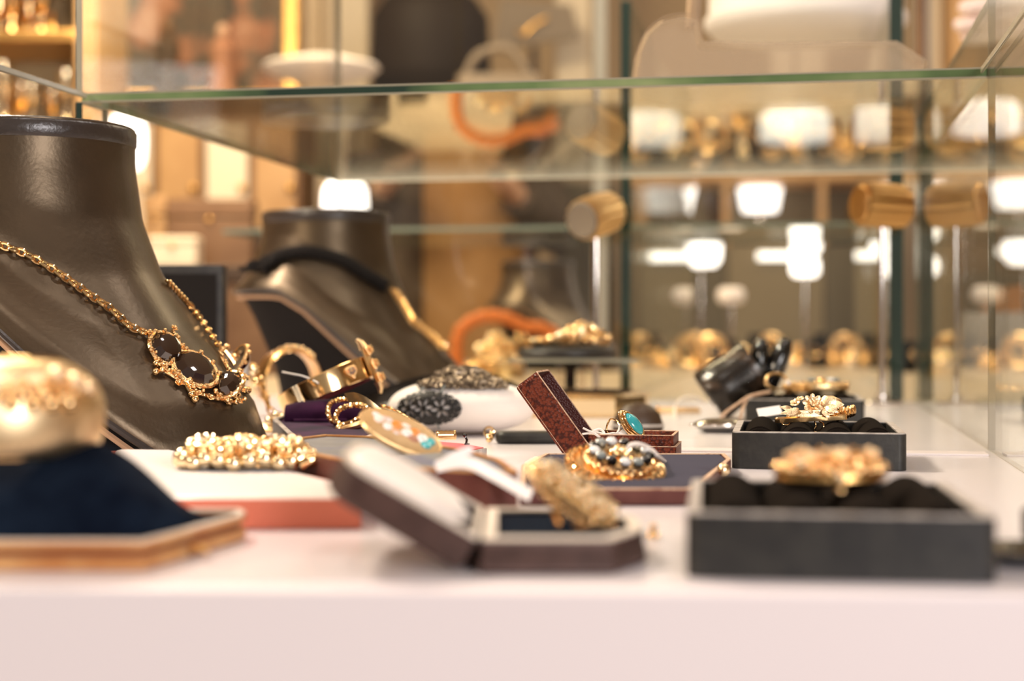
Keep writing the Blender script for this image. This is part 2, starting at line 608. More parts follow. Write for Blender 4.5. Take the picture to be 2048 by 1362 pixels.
fl, fr = on(-900, 1168), on(2900, 1192)
dl = (fr - fl).normalized()
b = MB()
b.prism([(fl.x, fl.y + .010), (fr.x, fr.y + .010), (1.15, 1.625), (-1.6, 1.625)], -.06, 0)
cpart('deck', b, 'deck')
b = MB()
b.prism([(fl.x, fl.y), (fr.x, fr.y), (fr.x, fr.y + .010), (fl.x, fl.y + .010)], -.78, -.0003)
cpart('fascia', b, 'fascia', bevel=.0012)
b = MB()
b.box(((fl.x + fr.x) / 2, 1.0, -.43), (1.6, 1.0, .739))
cpart('base_cabinet', b, 'fascia')
b = MB()
b.box(((-.09 + XR) / 2, .955, .0006), (XR + .09 - .01, .022, .0012))
cpart('door_track', b, 'fascia', bevel=.0003)


def sheet(name, lo, hi, parent_case, edge='edge', t_axis=2, em=.0007, put=cpart, far='edge_pale'):
    """A sheet of glass and its polished edge as a thin band round the rim (sub-part)."""
    lo, hi = Vector(lo), Vector(hi)
    g = MB()
    g.box((lo + hi) / 2, hi - lo)
    s = put(name, g, 'glass', smooth=0)
    u, v = [i for i in range(3) if i != t_axis]
    for ax, ot in ((u, v), (v, u)):
        for end in (lo, hi):
            e = MB()
            c, sz = (lo + hi) / 2, hi - lo
            c[ax] = end[ax] + (-em / 2 if end is lo else em / 2)
            sz[ax] = em
            e.box(c, sz)
            put('polished_edge', e, edge if (ax == 1 and end is lo) or t_axis == 2 else far, parent=s, smooth=0)
    return s


for x in (XL + .004, XR - .004):
    b = MB().box((x, (.50 + YM - .003) / 2, ZS + .004), (.0016, YM - .003 - .50, .004))
    cpart('shelf_rail', b, 'edge_pale', bevel=.0006)
sh = sheet('shelf', (XL, YM, ZS + .0008), (XR, YB - .012, ZS + .0052), case)
for z, m in ((ZS + .0003, 'edge_pale'), (ZS + .0057, 'edge_pale')):
    b = MB().box(((XL + XR) / 2, YM + .0006, z), (XR - XL, .0026, .0012))
    cpart('arris', b, m, parent=sh)
b = MB().box(((XL + XR) / 2, YB - .0135, ZS + .0030), (XR - XL, .0022, .0062))
cpart('rear_edge', b, 'edge_cream', parent=sh)
sheet('side_pane', (XR, .47, .0005), (XR + .004, YM - .003, .276), case, 'edge_pale', 0)
sheet('side_pane', (XR, YM, .0005), (XR + .004, YB, .276), case, 'edge_pale', 0)
sheet('side_pane', (XL - .0045, YM, .0005), (XL, 1.032, ZS), case, 'edge_dark', 0)
sheet('side_pane', (XL - .0045, YM, ZS + .007), (XL, YB, .72), case, 'edge_pale', 0)
sheet('back_pane', (XL, YB, .0005), (XR, YB + .004, .72), case, 'edge_pale', 1)

# the next case, back to back with the first
rear = thing('rear_display_case', 'second display case with beige deck and glass shelf behind the sharp one', 'display case', (0, 1.64, 0))


def rpart(name, mb, material, parent=rear, **k):
    mb.v = [tuple(Vector(p) - Vector((0, 1.64, 0))) for p in mb.v]
    return mb.build(name, material, parent, **k)


b = MB()
b.box((-.045, 2.48, -.3995), (1.51, 1.68, .799))
rpart('deck', b, 'rear_deck', bevel=.002)
sheet('side_pane', (-.1835, 1.645, .0005), (-.1725, 2.62, .42), rear, 'edge_dark', 0, put=rpart)
sheet('side_pane', (.093, 1.645, .0005), (.107, 2.62, .42), rear, 'edge_dark', 0, put=rpart)
sheet('shelf', (-.170, 2.15, .212), (.090, 2.55, .217), rear, 'edge_grey', 2, put=rpart)
sheet('shelf', (-.78, 2.05, .205), (-.187, 2.45, .210), rear, 'edge_grey', 2, put=rpart)


# ================================================================ ring trays
def ring_tray(px, py, zc, rz, label):
    w, d, h = .0906, .105, .0195
    p = W(px, py, zc)
    rot = Matrix.Rotation(rz, 3, 'Z')
    c = p + rot @ Vector((0, d / 2, 0))
    c.z = 0.0002
    t = thing('ring_tray', label, 'jewellery tray', c, rz, 'black ring trays')
    out = rrect(w, d, .0045)
    b = MB().openbox(out, .0042, h - .0006, .009)
    b.build('tray_shell', 'black_leather', t, bevel=.0005)
    q = inset(out, .0004)
    MB().band(q, .0036, h - .0006, h).build('rim', 'leather_edge', t)
    iw, idp = w - .0090, d - .0090
    n = 64
    rings = []
    for y in (-idp / 2, -idp / 2 + .0015, 0, idp / 2 - .0015, idp / 2):
        k = .985 if abs(y) > idp / 2 - .001 else 1.0
        ring = []
        for i in range(n + 1):
            u = i / n
            z = .0125 + .0098 * abs(math.sin(PI * 4 * u)) ** .55 * k
            ring.append((-iw / 2 + iw * u, y, z))
        ring += [(iw / 2, y, .009), (-iw / 2, y, .009)]
        rings.append(ring)
    MB().loft(rings).build('velvet_pad', 'velvet_black', t)
    for k in range(4):
        x0 = -iw / 2 + iw * (k + .5) / 4
        arc = [(x0 + iw / 8 * .86 * math.cos(a), -idp / 2 - .0002, .0118 + .0085 * math.sin(a)) for a in [PI * i / 16 for i in range(17)]]
        MB().tube(arc, .0009, 6).build('roll_end', 'velvet_black', t)
    return t, c, rot, h


tray1 = ring_tray(1681, 1163, .461, R(3.0), 'large black leather ring tray closest to the front edge of the white deck')
tray2 = ring_tray(1637, 940, .822, R(0.5), 'black leather ring tray carrying the flower brooch in sharp focus')
tray3 = ring_tray(1609, 850, 1.20, R(0.5), 'black leather ring tray half hidden behind the flower brooch, with white tags')

# --- oval filigree brooch on the front tray
o = W(1661, 972, .515)
o.z = .0232
t = thing('brooch', 'blurred oval gold filigree brooch lying on the large front ring tray', 'brooch', o, TH)
b = MB()
b.lathe([(.0005, 0), (.8, 0), (1, .0022), (.98, .0042), (.78, .0052), (.02, .0056)], 40, Matrix.Diagonal((.0185, .0120, 1, 1)))
b.build('base_plate', 'gold_dark', t)
b = MB()
for i in range(22):
    a = 2 * PI * i / 22
    b.sphere((.0172 * math.cos(a), .0112 * math.sin(a), .0054), .0022, (1, 1, .95), 8)
for i in range(12):
    a = 2 * PI * i / 12 + .2
    b.sphere((.0110 * math.cos(a), .0068 * math.sin(a), .0080), .0026, seg=8)
b.build('granulation', 'gold_rough', t)
b = MB()
for i in range(7):
    a = 2 * PI * i / 7
    c = Vector((.0125 * math.cos(a), .0078 * math.sin(a), .0085))
    b.tube([c + Vector((.0038 * math.cos(s) * (1 - s / 9), .0030 * math.sin(s) * (1 - s / 9), s * .00045)) for s in [k * .5 for k in range(15)]], .00085, 6)
b.build('scrollwork', 'gold', t)
b = MB()
for s in range(9):
    b.flower((-.0125 + .0031 * s, -.001 + .002 * math.sin(s * 2.1), .0095 + .0012 * math.sin(s * 1.7)), (0, -.5, 1), .0031, 6, seed=s)
b.build('flower_band', 'rose', t)
MB().sphere((-.0115, -.0095, .0078), .0021).build('bead', 'gold_pale', t)
MB().sphere((.0003, -.0128, .0032), .0021).build('bead', 'gold_pale', t)
MB().sphere((.0003, -.0142, -.0008), .0017).build('bead', 'gold', t)

# --- flower brooch on the second tray, in focus
o = W(1622, 838, .872)
o.z = .0225
t = thing('brooch', 'rose gold brooch of flowers and leaves on a faceted bar, in sharp focus', 'brooch', o, TH - R(2))
mx = Matrix.Rotation(-R(3.0), 4, 'Y')
b = MB()
prof = rrect(.0400, .0085, .0030, 3)
b.loft([[(x, y, .0003) for x, y in prof], [(x * 1.0, y, .0026) for x, y in prof], [(x * .97, y * .85, .0034) for x, y in prof]], mx)
b.build('bar', 'gold', t, smooth=.4)
b = MB()
b.loft([[(x * .68, y * .8, .0032) for x, y in prof], [(x * .62, y * .8, .0064) for x, y in prof]], mx)
b.build('plinth', 'rose', t, smooth=.4)
b = MB()
b.flower((.0010, -.0012, .0098), (.05, -.92, .38), .0062, 9, depth=.22)
b.flower((.0013, -.0028, .0112), (.05, -.90, .45), .0030, 7, depth=.3, seed=1)
b.build('blossom', 'rose', t)
b = MB()
b.flower((-.0088, .0002, .0105), (-.3, -.6, .75), .0030, 5, depth=.35)
b.flower((-.0058, .0012, .0128), (-.2, -.4, .9), .0024, 5, depth=.35, seed=2)
b.build('small_blossom', 'rose', t)
for c, d, L, w in (((-.0060, -.0035, .0052), (-1, -.25, -.05), .0125, .0046), ((-.0075, -.0040, .0075), (-.8, -.4, -.55), .0075, .0040),
                   ((-.0100, -.0030, .0060), (-.9, -.1, .25), .0085, .0036), ((.0075, -.0042, .0085), (.75, -.45, -.35), .0080, .0058),
                   ((.0068, -.0045, .0075), (.2, -.5, -.7), .0068, .0052), ((.0105, -.0036, .0090), (.85, -.3, .1), .0072, .0050)):
    MB().leaf(c, d, (0, -.85, .5), L, w, None).build('leaf', 'rose', t)
b = MB()
prof = [(0.0002, 0), (.62, 0), (.95, .28), (1, .6), (.72, .9), (.02, 1)]
b.lathe([(r * .0066, z * .0105) for r, z in prof], 20, Matrix.Translation((.0098, .0010, .0042)) @ Matrix.Rotation(R(14), 4, 'Y'), 1.05, .75)
b.build('bud', 'rose', t)
b = MB()
for s in range(5):
    b.sphere((.0075 + .0017 * s, -.0038, .0076 + .0006 * (s % 2)), .0012, seg=8)
b.build('berries', 'gold', t)
b = MB()
for k in range(12):
    a = PI * k / 11
    b.sphere((.0150 + .0098 * math.sin(a), .0062 + .0055 * math.cos(a), .0030 + .0030 * math.sin(a)), .0022, (.7, 1, 1.5), 8)
b.build('ribbed_loop', 'gold_rough', t)
b = MB()
b.tube(smooth_path([(-.0165, -.002, .0001), (-.0163, -.0048, -.0014), (-.0135, -.0050, -.0016), (-.0120, -.003, .0001)], 6), .00042, 6)
b.tube(smooth_path([(.0040, -.003, .0003), (.0062, -.0052, -.0012), (.0052, -.0058, -.0040), (.0025, -.0052, -.0048)], 6), .00042, 6)
b.tube(smooth_path([(.0015, -.003, .0003), (.0020, -.0050, -.0020), (.0008, -.0052, -.0048), (.0022, -.0054, -.0056)], 6), .00042, 6)
b.build('pin_catch', 'gold', t)

# --- things on and beside the third tray
o = W(1640, 790, 1.262)
o.z = .0232
t = thing('brooch', 'oval gold brooch topped with pale blue grey stones on the rear ring tray', 'brooch', o, TH)
b = MB().lathe([(.01, 0), (.9, 0), (1, .0030), (.95, .0062), (.6, .0085), (.02, .0090)], 36, Matrix.Diagonal((.0240, .0140, 1, 1)))
b.build('setting', 'gold_satin', t)
for k, (x, m) in enumerate(((-.0075, 'grey_stone'), (.0005, 'gold'), (.0080, 'white_stone'), (.0120, 'grey_stone'))):
    MB().sphere((x, -.003, .0095), .0036, (1, .9, .6)).build('stone', m, t)
b = MB()
for i in range(20):
    a = 2 * PI * i / 20
    b.sphere((.0225 * math.cos(a), .0128 * math.sin(a), .0062), .0016, seg=8)
b.build('beaded_edge', 'gold', t)
o = W(1594, 800, 1.228)
o.z = .0228
t = thing('chain_bracelet', 'small heap of dark gold chain at the end of the rear ring tray', 'bracelet', o, TH)
b = MB()
pts = [Vector((.011 * math.cos(a * 1.3) * (1 - a / 40), .006 * math.sin(a * 1.1), .0018 + .0042 * (1 + math.sin(a * .9)) / 2)) for a in [k * .25 for k in range(60)]]
b.chain(pts, .0026, .0006)
b.build('chain', 'gold_dark', t)
o = W(1553, 803, 1.222)
o.z = .0230
t = thing('finger_ring', 'plain gold ring standing upright at the black bracelet, tied to a cord', 'ring', o, TH + R(15))
MB().ring(.0086, .0011, Matrix.Translation((0, 0, .0097)) @ Matrix.Rotation(R(70), 4, 'X'), 32, 8, 1.05, .78, flat=1.8).build('band', 'gold_satin', t)
b = MB()
b.sphere((.0090, -.002, .0088), .0023, seg=10)
b.build('stone', 'pearl', t)
pts = [W(1540, 783, 1.20), W(1500, 792, 1.165), W(1478, 806, 1.15), W(1455, 822, 1.14), on(1441, 840) + Vector((0, 0, .0016))]
pts2 = [W(1496, 794, 1.164), W(1486, 815, 1.148), W(1483, 828, 1.142), on(1480, 842) + Vector((0, 0, .0016))]
b = MB().tube(smooth_path(pts, 10), .0012, 6)
b2 = MB().tube(smooth_path(pts2, 10), .0011, 6)
t = thing('cord', 'tan cord trailing from the gold ring over the black bracelet', 'cord', on(1460, 840))
for name, m in (('strand', b), ('strand', b2)):
    m.v = [tuple(Vector(p) - t.location) for p in m.v]
    m.build(name, 'worn', t)
o = W(1555, 826, .985)
t = thing('price_tag', 'white paper tag propped between the two rear ring trays', 'price tag', (o.x, o.y, .0005), TH - R(12))
b = MB()
b.box((0, 0, 0), (.0150, .0006, .0080), Matrix.Translation((-.005, 0, .0215)) @ Matrix.Rotation(-R(52), 4, 'X') @ Matrix.Rotation(-R(14), 4, 'Y'))
b.build('paper', 'tag', t)
b = MB().tube([(-.006, .002, .0172), (-.006, .004, .008), (-.006, .005, .0005)], .0005, 6)
b.build('thread', 'string', t)


# ================================================================ open red leather ring box with the turquoise ring
p = on(1352, 930)
bw, bd = .0500, .0430
t = thing('ring_box', 'open red grained leather ring box with raised lid, in sharp focus', 'ring box', (p.x - bw, p.y, .0003), 0)
outer = rrect(bw, bd, .0025, 4, bw / 2, bd / 2)
b = MB().openbox(outer, .0022, .0096, .004)
b.build('base', 'red_leather', t, bevel=.0003)
inner = inset(outer, .0016)
b = MB().openbox(inner, .0011, .0155, .0060, .0060)
b.build('collar', 'red_leather', t)
MB().band(inset(inner, -.00012), .0014, .0154, .0158).build('worn_rim', 'worn', t)
MB().band(inset(outer, -.00010), .0012, .0094, .0098).build('worn_rim', 'worn', t)
b = MB().prism(inset(inner, .0013), .006, .0105)
b.build('ring_pad', 'satin_white', t, bevel=.001)
lid = Matrix.Translation((.0022, 0, .0100)) @ Matrix.Rotation(-R(126), 4, 'Y')
lh = .0150
b = MB()
q = inset(outer, .0014)
b.loft([[(x, y, .0002) for x, y in outer], [(x, y, lh - .0016) for x, y in outer], [(x, y, lh) for x, y in inset(outer, .0012)], ], lid, False, True)
lidshell = b
b.build('lid', 'red_leather', t)
lidobj = t.children[-1]
b = MB()
b.loft([[(x, y, .0002) for x, y in q], [(x, y, lh - .0022) for x, y in q]], lid, False, True)
b.build('lining', 'red_dark', lidobj)
MB().band(inset(outer, -.00012), .0011, -.0001, .0004, lid).build('worn_rim', 'worn', lidobj)
MB().band(inset(outer, .0001), .0010, lh - .0018, lh - .0012, lid).build('worn_rim', 'worn', lidobj)
b = MB().box((.0012, bd / 2, .0096), (.003, .026, .0016))
b.build('hinge', 'gold_dark', t, bevel=.0004)
box_origin = Vector(t.location)

# turquoise ring
c = W(1262, 852, .872)
nrm = (RGT * .66 + UP * .60 - FWD * .52).normalized()
lng = (RGT * .62 - UP * .75).normalized()
mx = axes(c, lng, None, nrm)
t = thing('finger_ring', 'gold cluster ring set with a turquoise cabochon in the red ring box', 'ring', mx=mx)
b = MB()
for k, (s, z) in enumerate(((1.0, 0), (.93, .0012), (.80, .0022))):
    b.ring(1, .09, Matrix.Translation((0, 0, z)) @ Matrix.Diagonal((.0098 * s, .0070 * s, .0085, 1)), 40, 8)
b.lathe([(.01, -.0014), (.7, -.0014), (.95, -.0002), (.8, .002), (.02, .0024)], 40, Matrix.Diagonal((.0095, .0068, 1, 1)))
b.build('setting', 'gold', t)
b = MB()
for k in range(26):
    a = 2 * PI * k / 26
    b.sphere((.0094 * math.cos(a), .0066 * math.sin(a), .0006), .0007, seg=7)
b.build('claw_edge', 'gold_pale', t)
b = MB()
b.lathe([(1, 0), (.95, .0012), (.75, .0025), (.4, .0033), (.01, .0035)], 40, Matrix.Translation((0, 0, .0018)) @ Matrix.Diagonal((.0074, .0050, 1, 1)))
b.build('cabochon', 'turquoise', t)
b = MB()
loc = mx.inverted()
for dx in (0, .0018):
    pts = [W(1240, 851, .874 + dx), W(1232, 841, .876 + dx), W(1222, 838, .876 + dx), W(1215, 848, .876 + dx), W(1213, 860, .876 + dx), W(1217, 867, .875 + dx), W(1230, 868, .875 + dx)]
    b.tube([loc @ p for p in smooth_path(pts, 8)], .00055, 7)
b.build('shank', 'gold', t)

p0 = W(1252, 873, .872)
t = thing('price_tag', 'pale folded paper tag tucked under the turquoise ring', 'price tag', (p0.x, p0.y, .0130), TH)
b = MB()
b.loft([[(-.0085, -.004, 0), (.0100, -.004, .0002), (.0100, -.0034, .0002), (-.0085, -.0034, 0)], [(-.0010, .002, .0058), (.0028, .002, .0055), (.0028, .0026, .0055), (-.0010, .0026, .0058)]])
b.build('paper', 'tag', t)
pts = [W(1160, 855, .866), W(1175, 862, .866), W(1190, 864, .866), W(1205, 868, .865), W(1222, 866, .866), W(1235, 868, .868)]
b = MB().tube([p - Vector(t.location) for p in smooth_path(pts, 8)], .0006, 6)
pts = [W(1158, 867, .866), W(1178, 866, .866), W(1196, 871, .864), W(1215, 872, .865), W(1232, 864, .868), W(1240, 851, .872), W(1246, 848, .874)]
b.tube([p - Vector(t.location) for p in smooth_path(pts, 8)], .0006, 6)
pts = [W(1180, 862, .866), W(1195, 858, .868), W(1203, 866, .866), W(1192, 872, .864), W(1182, 866, .865)]
b.tube([p - Vector(t.location) for p in smooth_path(pts, 8)], .0008, 6)
b.build('thread', 'string', t)


# ================================================================ front brown box with white satin lid
p = on(958, 1150)
t = thing('jewel_box', 'open dark brown hinged box with white satin lid at the front of the deck', 'jewellery box', (p.x, p.y, .0003), TH)
out = ccw([(0, 0), (.0375, 0), (.0415, .0012), (.0520, .022), (.0530, .026), (.0530, .056), (.0415, .080), (0, .082)])
b = MB().openbox(out, .0028, .0050, .003)
b.build('base', 'brown_leather', t, bevel=.0006)
b = MB().openbox(inset(out, .0007), .0030, .0100, .0066, .0052)
b.build('tray', 'brown_leather', t, bevel=.0006)
MB().band(inset(out, .0010), .0042, .0098, .0108).build('rim', 'cream', t, bevel=.0003)
MB().prism(inset(out, .0052), .0060, .0090).build('velvet_pad', 'velvet_navy', t, bevel=.001)
lid = Matrix.Translation((-.0005, 0, .0108)) @ Matrix.Rotation(-R(150), 4, 'Y')
lo = ccw([(0, .001), (.0400, .001), (.0445, .004), (.0480, .013), (.0490, .020), (.0490, .060), (.0440, .078), (0, .080)])
b = MB()
lh = .0118
b.loft([[(x, y, 0) for x, y in lo], [(x, y, lh - .0015) for x, y in lo], [(x, y, lh) for x, y in inset(lo, .0016)]], lid, False, True)
lidobj = b.build('lid', 'brown_leather', t)
MB().band(inset(lo, -.0001), .0018, -.0004, .0008, lid).build('rim', 'cream', lidobj)
b = MB()
q = inset(lo, .0014)
cxq = sum(x for x, y in q) / len(q)
cyq = sum(y for x, y in q) / len(q)
rings = []
for s, z in ((1, .0012), (.97, -.0006), (.85, -.0022), (.6, -.0034), (.3, -.0038), (.02, -.0039)):
    rings.append([(cxq + (x - cxq) * s, cyq + (y - cyq) * s, z) for x, y in q])
b.loft(rings, lid, False, True)
b.build('satin_lining', 'satin_white', lidobj, subd=1)
MB().box((-.0012, .040, .0060), (.0050, .060, .0075)).build('hinge', 'velvet_black', t, bevel=.001)

# gold leaf brooch standing out of the box
c = W(1140, 1000, .520)
ax = (RGT * .80 - UP * .58).normalized()
nz = (UP * .62 - FWD * .62 + RGT * .45)
mx = axes(c, ax, None, nz)
t = thing('brooch', 'large gold leaf spray brooch leaning out of the brown box, full of bright glints', 'brooch', mx=mx)
b = MB()
b.lathe([(.01, -.001), (.9, -.001), (1, .0005), (.8, .0030), (.02, .0042)], 36, Matrix.Diagonal((.0170, .0080, 1, 1)))
b.build('base_plate', 'gold_dark', t)
for side in (-1, 1):
    b = MB()
    for k in range(7):
        x = -.0135 + .0040 * k
        b.leaf((x, side * .0006, .0030), (.55, side * .8, .12), (0, 0, 1), .0105 * (1 - abs(k - 3) * .07), .0052)
    b.build('leaf_row', 'gold_pale', t)
b = MB()
for k in range(30):
    a = 2 * PI * k / 30
    b.sphere((.0166 * math.cos(a), .0078 * math.sin(a), .0014), .0015, seg=7)
b.build('beaded_edge', 'gold', t)
b = MB()
for k in range(16):
    b.sphere((-.0140 + .0019 * k, .0030 * math.sin(k * 2.3), .0054), .0017, seg=8)
b.build('bead_row', 'gold_pale', t)
b = MB()
li = mx.inverted()
b.tube([li @ p for p in smooth_path([W(1196, 1034, .515), W(1190, 1046, .512), W(1176, 1054, .512), W(1150, 1056, .515)], 6)], .0011, 7)
b.tube([li @ p for p in smooth_path([W(1100, 985, .528), W(1110, 1030, .520), W(1120, 1052, .515)], 6)], .0008, 7)
b.build('clasp', 'gold', t)
c = on(1289, 1085)
t = thing('stud', 'small gold stud lying beside the chamfered end of the brown box', 'stud', (c.x + .002, c.y + .012, .0003), 0)
MB().lathe([(.0003, 0), (.0022, 0), (.0024, .001), (.0012, .0018), (.001, .0035), (.0018, .0042), (.0002, .0050)], 14).build('stud_head', 'gold', t)

# long paper tag over the boxes
pts = [W(965, 925, .66), W(915, 910, .675), W(880, 930, .66), W(920, 942, .645), W(1000, 970, .622), W(1058, 990, .612)]
t = thing('price_tag', 'long white paper tag folded over the blue lined box', 'price tag', on(960, 990))
b = MB()
tl = Vector(t.location)


def strip(mb, pts, wd, th=.0004):
    P = smooth_path(pts, 8)
    rings = []
    for i, q in enumerate(P):
        d = (P[min(i + 1, len(P) - 1)] - P[max(i - 1, 0)]).normalized()
        s = d.cross(FWD).normalized() * wd / 2
        s = s * .75 + FWD * wd * .3
        u = FWD * th
        rings.append([tuple(q + s), tuple(q + s + u), tuple(q - s + u), tuple(q - s)])
    return mb.loft(rings)


strip(b, [p - tl for p in [W(872, 934, .606), W(930, 924, .600), W(985, 948, .590), W(1062, 992, .576)]], .0056)
b.build('paper', 'tag', t)
b = MB()
strip(b, [p - tl for p in [W(872, 936, .606), W(905, 914, .606), W(945, 898, .608)]], .0040)
b.build('paper_tail', 'tag', t)


# ================================================================ burgundy box with the gold pocket brooch
A = [on(1040, 1012), on(1380, 1012), on(1398, 1004), on(1462, 946), on(1450, 934), on(1090, 934), on(1042, 960)]
o = Vector((A[0].x, A[0].y, .0003))
t = thing('jewel_box', 'flat burgundy leather box with faded navy velvet pad below the red ring box', 'jewellery box', o)
poly = ccw([(q.x - o.x, q.y - o.y) for q in A])
b = MB().openbox(poly, .0022, .0066, .0040)
b.build('base', 'burgundy', t, bevel=.0006)
MB().band(inset(poly, .0002), .0020, .0065, .0071).build('rim', 'worn', t)
MB().prism(inset(poly, .0026), .0040, .0066).build('velvet_pad', 'velvet_navy_light', t, bevel=.0006)
c = W(1447, 950, .735)
b = MB().sphere((c.x - o.x, c.y - o.y, .0078), .0030)
b.build('clasp', 'gold_pale', t)
b = MB().box((A[2].x - o.x - .004, A[2].y - o.y + .0002, .0045), (.007, .0012, .003))
b.build('catch', 'gold', t, bevel=.0003)

c = W(1229, 938, .715)
nz = (UP * .93 - FWD * .34 + RGT * .14)
mx = axes(c, (RGT - UP * .14), None, nz)
t = thing('brooch', 'round gold brooch with black and white stones leaning against the red ring box', 'brooch', mx=mx)
b = MB()
b.lathe([(.01, -.002), (.85, -.002), (1, -.0008), (1, .0008), (.86, .0018), (.02, .0022)], 44, Matrix.Diagonal((.0232, .0205, 1, 1)))
b.build('base_plate', 'gold_satin', t, smooth=.4)
b = MB()
for k in range(34):
    a = 2 * PI * k / 34
    b.ring(.0019, .0006, Matrix.Translation((.0212 * math.cos(a), .0186 * math.sin(a), .0022)) @ Matrix.Rotation(a, 4, 'Z') @ Matrix.Rotation(R(55), 4, 'X'), 10, 6)
b.build('looped_edge', 'gold', t)
b = MB()
b.lathe([(.01, .002), (.8, .002), (.95, .0042), (.9, .0068), (.75, .0078), (.02, .0078)], 40, Matrix.Translation((.002, .001, 0)) @ Matrix.Diagonal((.0172, .0150, 1, 1)))
b.build('crown', 'gold', t, smooth=.4)
b = MB()
for k in range(24):
    a = 2 * PI * k / 24
    b.flower((.002 + .0160 * math.cos(a), .001 + .0138 * math.sin(a), .0052), (math.cos(a), math.sin(a), .6), .0021, 5, seed=k)
b.build('flower_border', 'gold_rough', t)
for k in range(13):
    a = 2 * PI * k / 13
    b = MB().sphere((.002 + .0128 * math.cos(a), .001 + .0108 * math.sin(a), .0088), .0027, (1, 1, .7), 10)
    b.build('stone', ('black_gloss', 'white_stone', 'grey_stone')[k % 3], t)
b = MB()
b.flower((.002, .001, .0085), (0, 0, 1), .0062, 8)
b.build('rosette', 'gold_pale', t)
li = mx.inverted()
pts = [W(1255, 900, .712), W(1262, 890, .712), W(1280, 889, .714), W(1300, 898, .72), W(1318, 915, .73), W(1332, 931, .745)]
t2 = thing('thread_loop', 'thick white thread arching over the side of the red ring box', 'thread', on(1330, 931) + Vector((0, 0, .0003)))
pts[-1] = on(1336, 932) + Vector((0, 0, .001))
b = MB().tube([p - Vector(t2.location) for p in smooth_path(pts, 8)], .0011, 8)
b.build('thread', 'string', t2)


# ================================================================ navy box with gold bangle
P0 = on(290, 1143)
A = [on(-420, 1143), on(290, 1143), on(484, 1084), on(492, 1076), on(478, 1070), on(-330, 1066)]
o = Vector((P0.x, P0.y, .0003))
t = thing('jewel_box', 'orange brown leather box with domed navy velvet stand under the gold bangle', 'jewellery box', o)
poly = ccw([(q.x - o.x, q.y - o.y) for q in A])
MB().openbox(poly, .0030, .0038, .002).build('base', 'tan_leather', t, bevel=.0006)
MB().band(inset(poly, .0020), .0030, .0036, .0064).build('groove', 'groove', t)
MB().openbox(poly, .0030, .0088, .0072, .0062).build('tray', 'tan_leather', t, bevel=.0007)
MB().band(inset(poly, .0002), .0026, .0086, .0094).build('rim', 'cream', t, bevel=.0003)
# velvet dome: a height field over the tray
q = inset(poly, .0032)
nx, ny = 56, 34
x0, x1 = min(x for x, y in q), max(x for x, y in q)
y0, y1 = min(y for x, y in q), max(y for x, y in q)


def inside_y(x):
    """The two rims of the convex pad at X."""
    ys = []
    for i in range(len(q)):
        (ax_, ay_), (bx_, by_) = q[i], q[(i + 1) % len(q)]
        if (ax_ - x) * (bx_ - x) <= 0 and abs(ax_ - bx_) > 1e-9:
            ys.append(ay_ + (by_ - ay_) * (x - ax_) / (bx_ - ax_))
    return (min(ys), max(ys)) if ys else (0, 0)


def pxx(px, zc=.56):
    return W(px, 655, zc)


def dome(x, y):
    """Height of the velvet: a broad hump with a steep right flank, running off to the left."""
    wp = Vector((x, y, 0)) + o
    px, _, zc = project(wp)
    u = (px - 175) / 245.0
    s = (1 - u * u) if u > 0 else 1.0
    s = max(0, s) ** 1.6 if u > 0 else 1 - .18 * min(1.5, -u * .9)
    yl, yh = inside_y(x)
    v = 2 * (y - yl) / max(1e-6, yh - yl) - 1
    return .0078 + .0285 * s * max(0, 1 - v * v) ** .55


rings = []
for i in range(nx + 1):
    x = x0 + .0004 + (x1 - x0 - .0008) * i / nx
    yl, yh = inside_y(x)
    ring = [(x, yl + (yh - yl) * k / ny, dome(x, yl + (yh - yl) * k / ny)) for k in range(ny + 1)]
    ring += [(x, yh, .0062), (x, yl, .0062)]
    rings.append(ring)
MB().loft(rings).build('velvet_stand', 'velvet_navy', t, smooth=1.2)
c = on(362, 1046, .0094)
b = MB().sphere((c.x - o.x, c.y - o.y, .0112), .0020, (1.2, 1, 1))
b.box((c.x - o.x, c.y - o.y + .001, .0088), (.004, .003, .002))
b.build('clasp_knob', 'gold_dark', t)
c = on(395, 1108, .002)
b = MB().box((c.x - o.x, c.y - o.y + .0015, .0030), (.006, .003, .0030))
b.build('catch', 'gold_dark', t, bevel=.0005)

c = W(4, 818, .524)
axd = (UP * .95 - RGT * .24 + FWD * .06)
mx = axes(c, RGT, None, axd)
mx = mx @ Matrix.Scale(.94, 4)
t = thing('bangle', 'wide puffed gold bangle with bead cluster on the navy velvet stand', 'bangle', mx=mx)
# hollow band with puffed section
b = MB()
sec = []
for k in range(14):
    a = -PI / 2 + PI * k / 13
    sec.append((.0300 + .0060 * max(0, math.cos(a)) ** .8 - .0100 * max(0, math.sin(a)) ** 2.2, .0172 * math.sin(a)))
sec += [(.0190, .0160), (.0270, 0), (.0290, -.0165)]
rings = []
for i in range(65):
    a = 2 * PI * i / 64
    rings.append([(r * math.cos(a), r * math.sin(a) * .92, z) for r, z in sec])
b.loft(rings, None, False, False)
b.build('band', 'gold_soft', t, smooth=1.0)
b = MB()
for s in (-1, 1):
    b.ring(.0302 if s < 0 else .0202, .0012, Matrix.Translation((0, 0, s * .0168)) @ Matrix.Diagonal((1, .92, 1, 1)), 64, 8)
b.build('rim', 'gold', t)
b = MB()
for k in range(13):
    a = -R(76) + R(44) * k / 12
    r = .0362
    b.sphere((r * math.cos(a), r * .92 * math.sin(a), .0035 + .0022 * math.sin(k * 2.2)), .0022 + .0005 * (k % 3), seg=10)
b.build('bead_cluster', 'gold', t)
b = MB()
for k in range(6):
    a = -R(70) + R(34) * k / 5
    b.flower((.0372 * math.cos(a), .0342 * math.sin(a), .0072 + .0015 * (k % 2)), (math.cos(a), math.sin(a), .4), .0027, 6, seed=k)
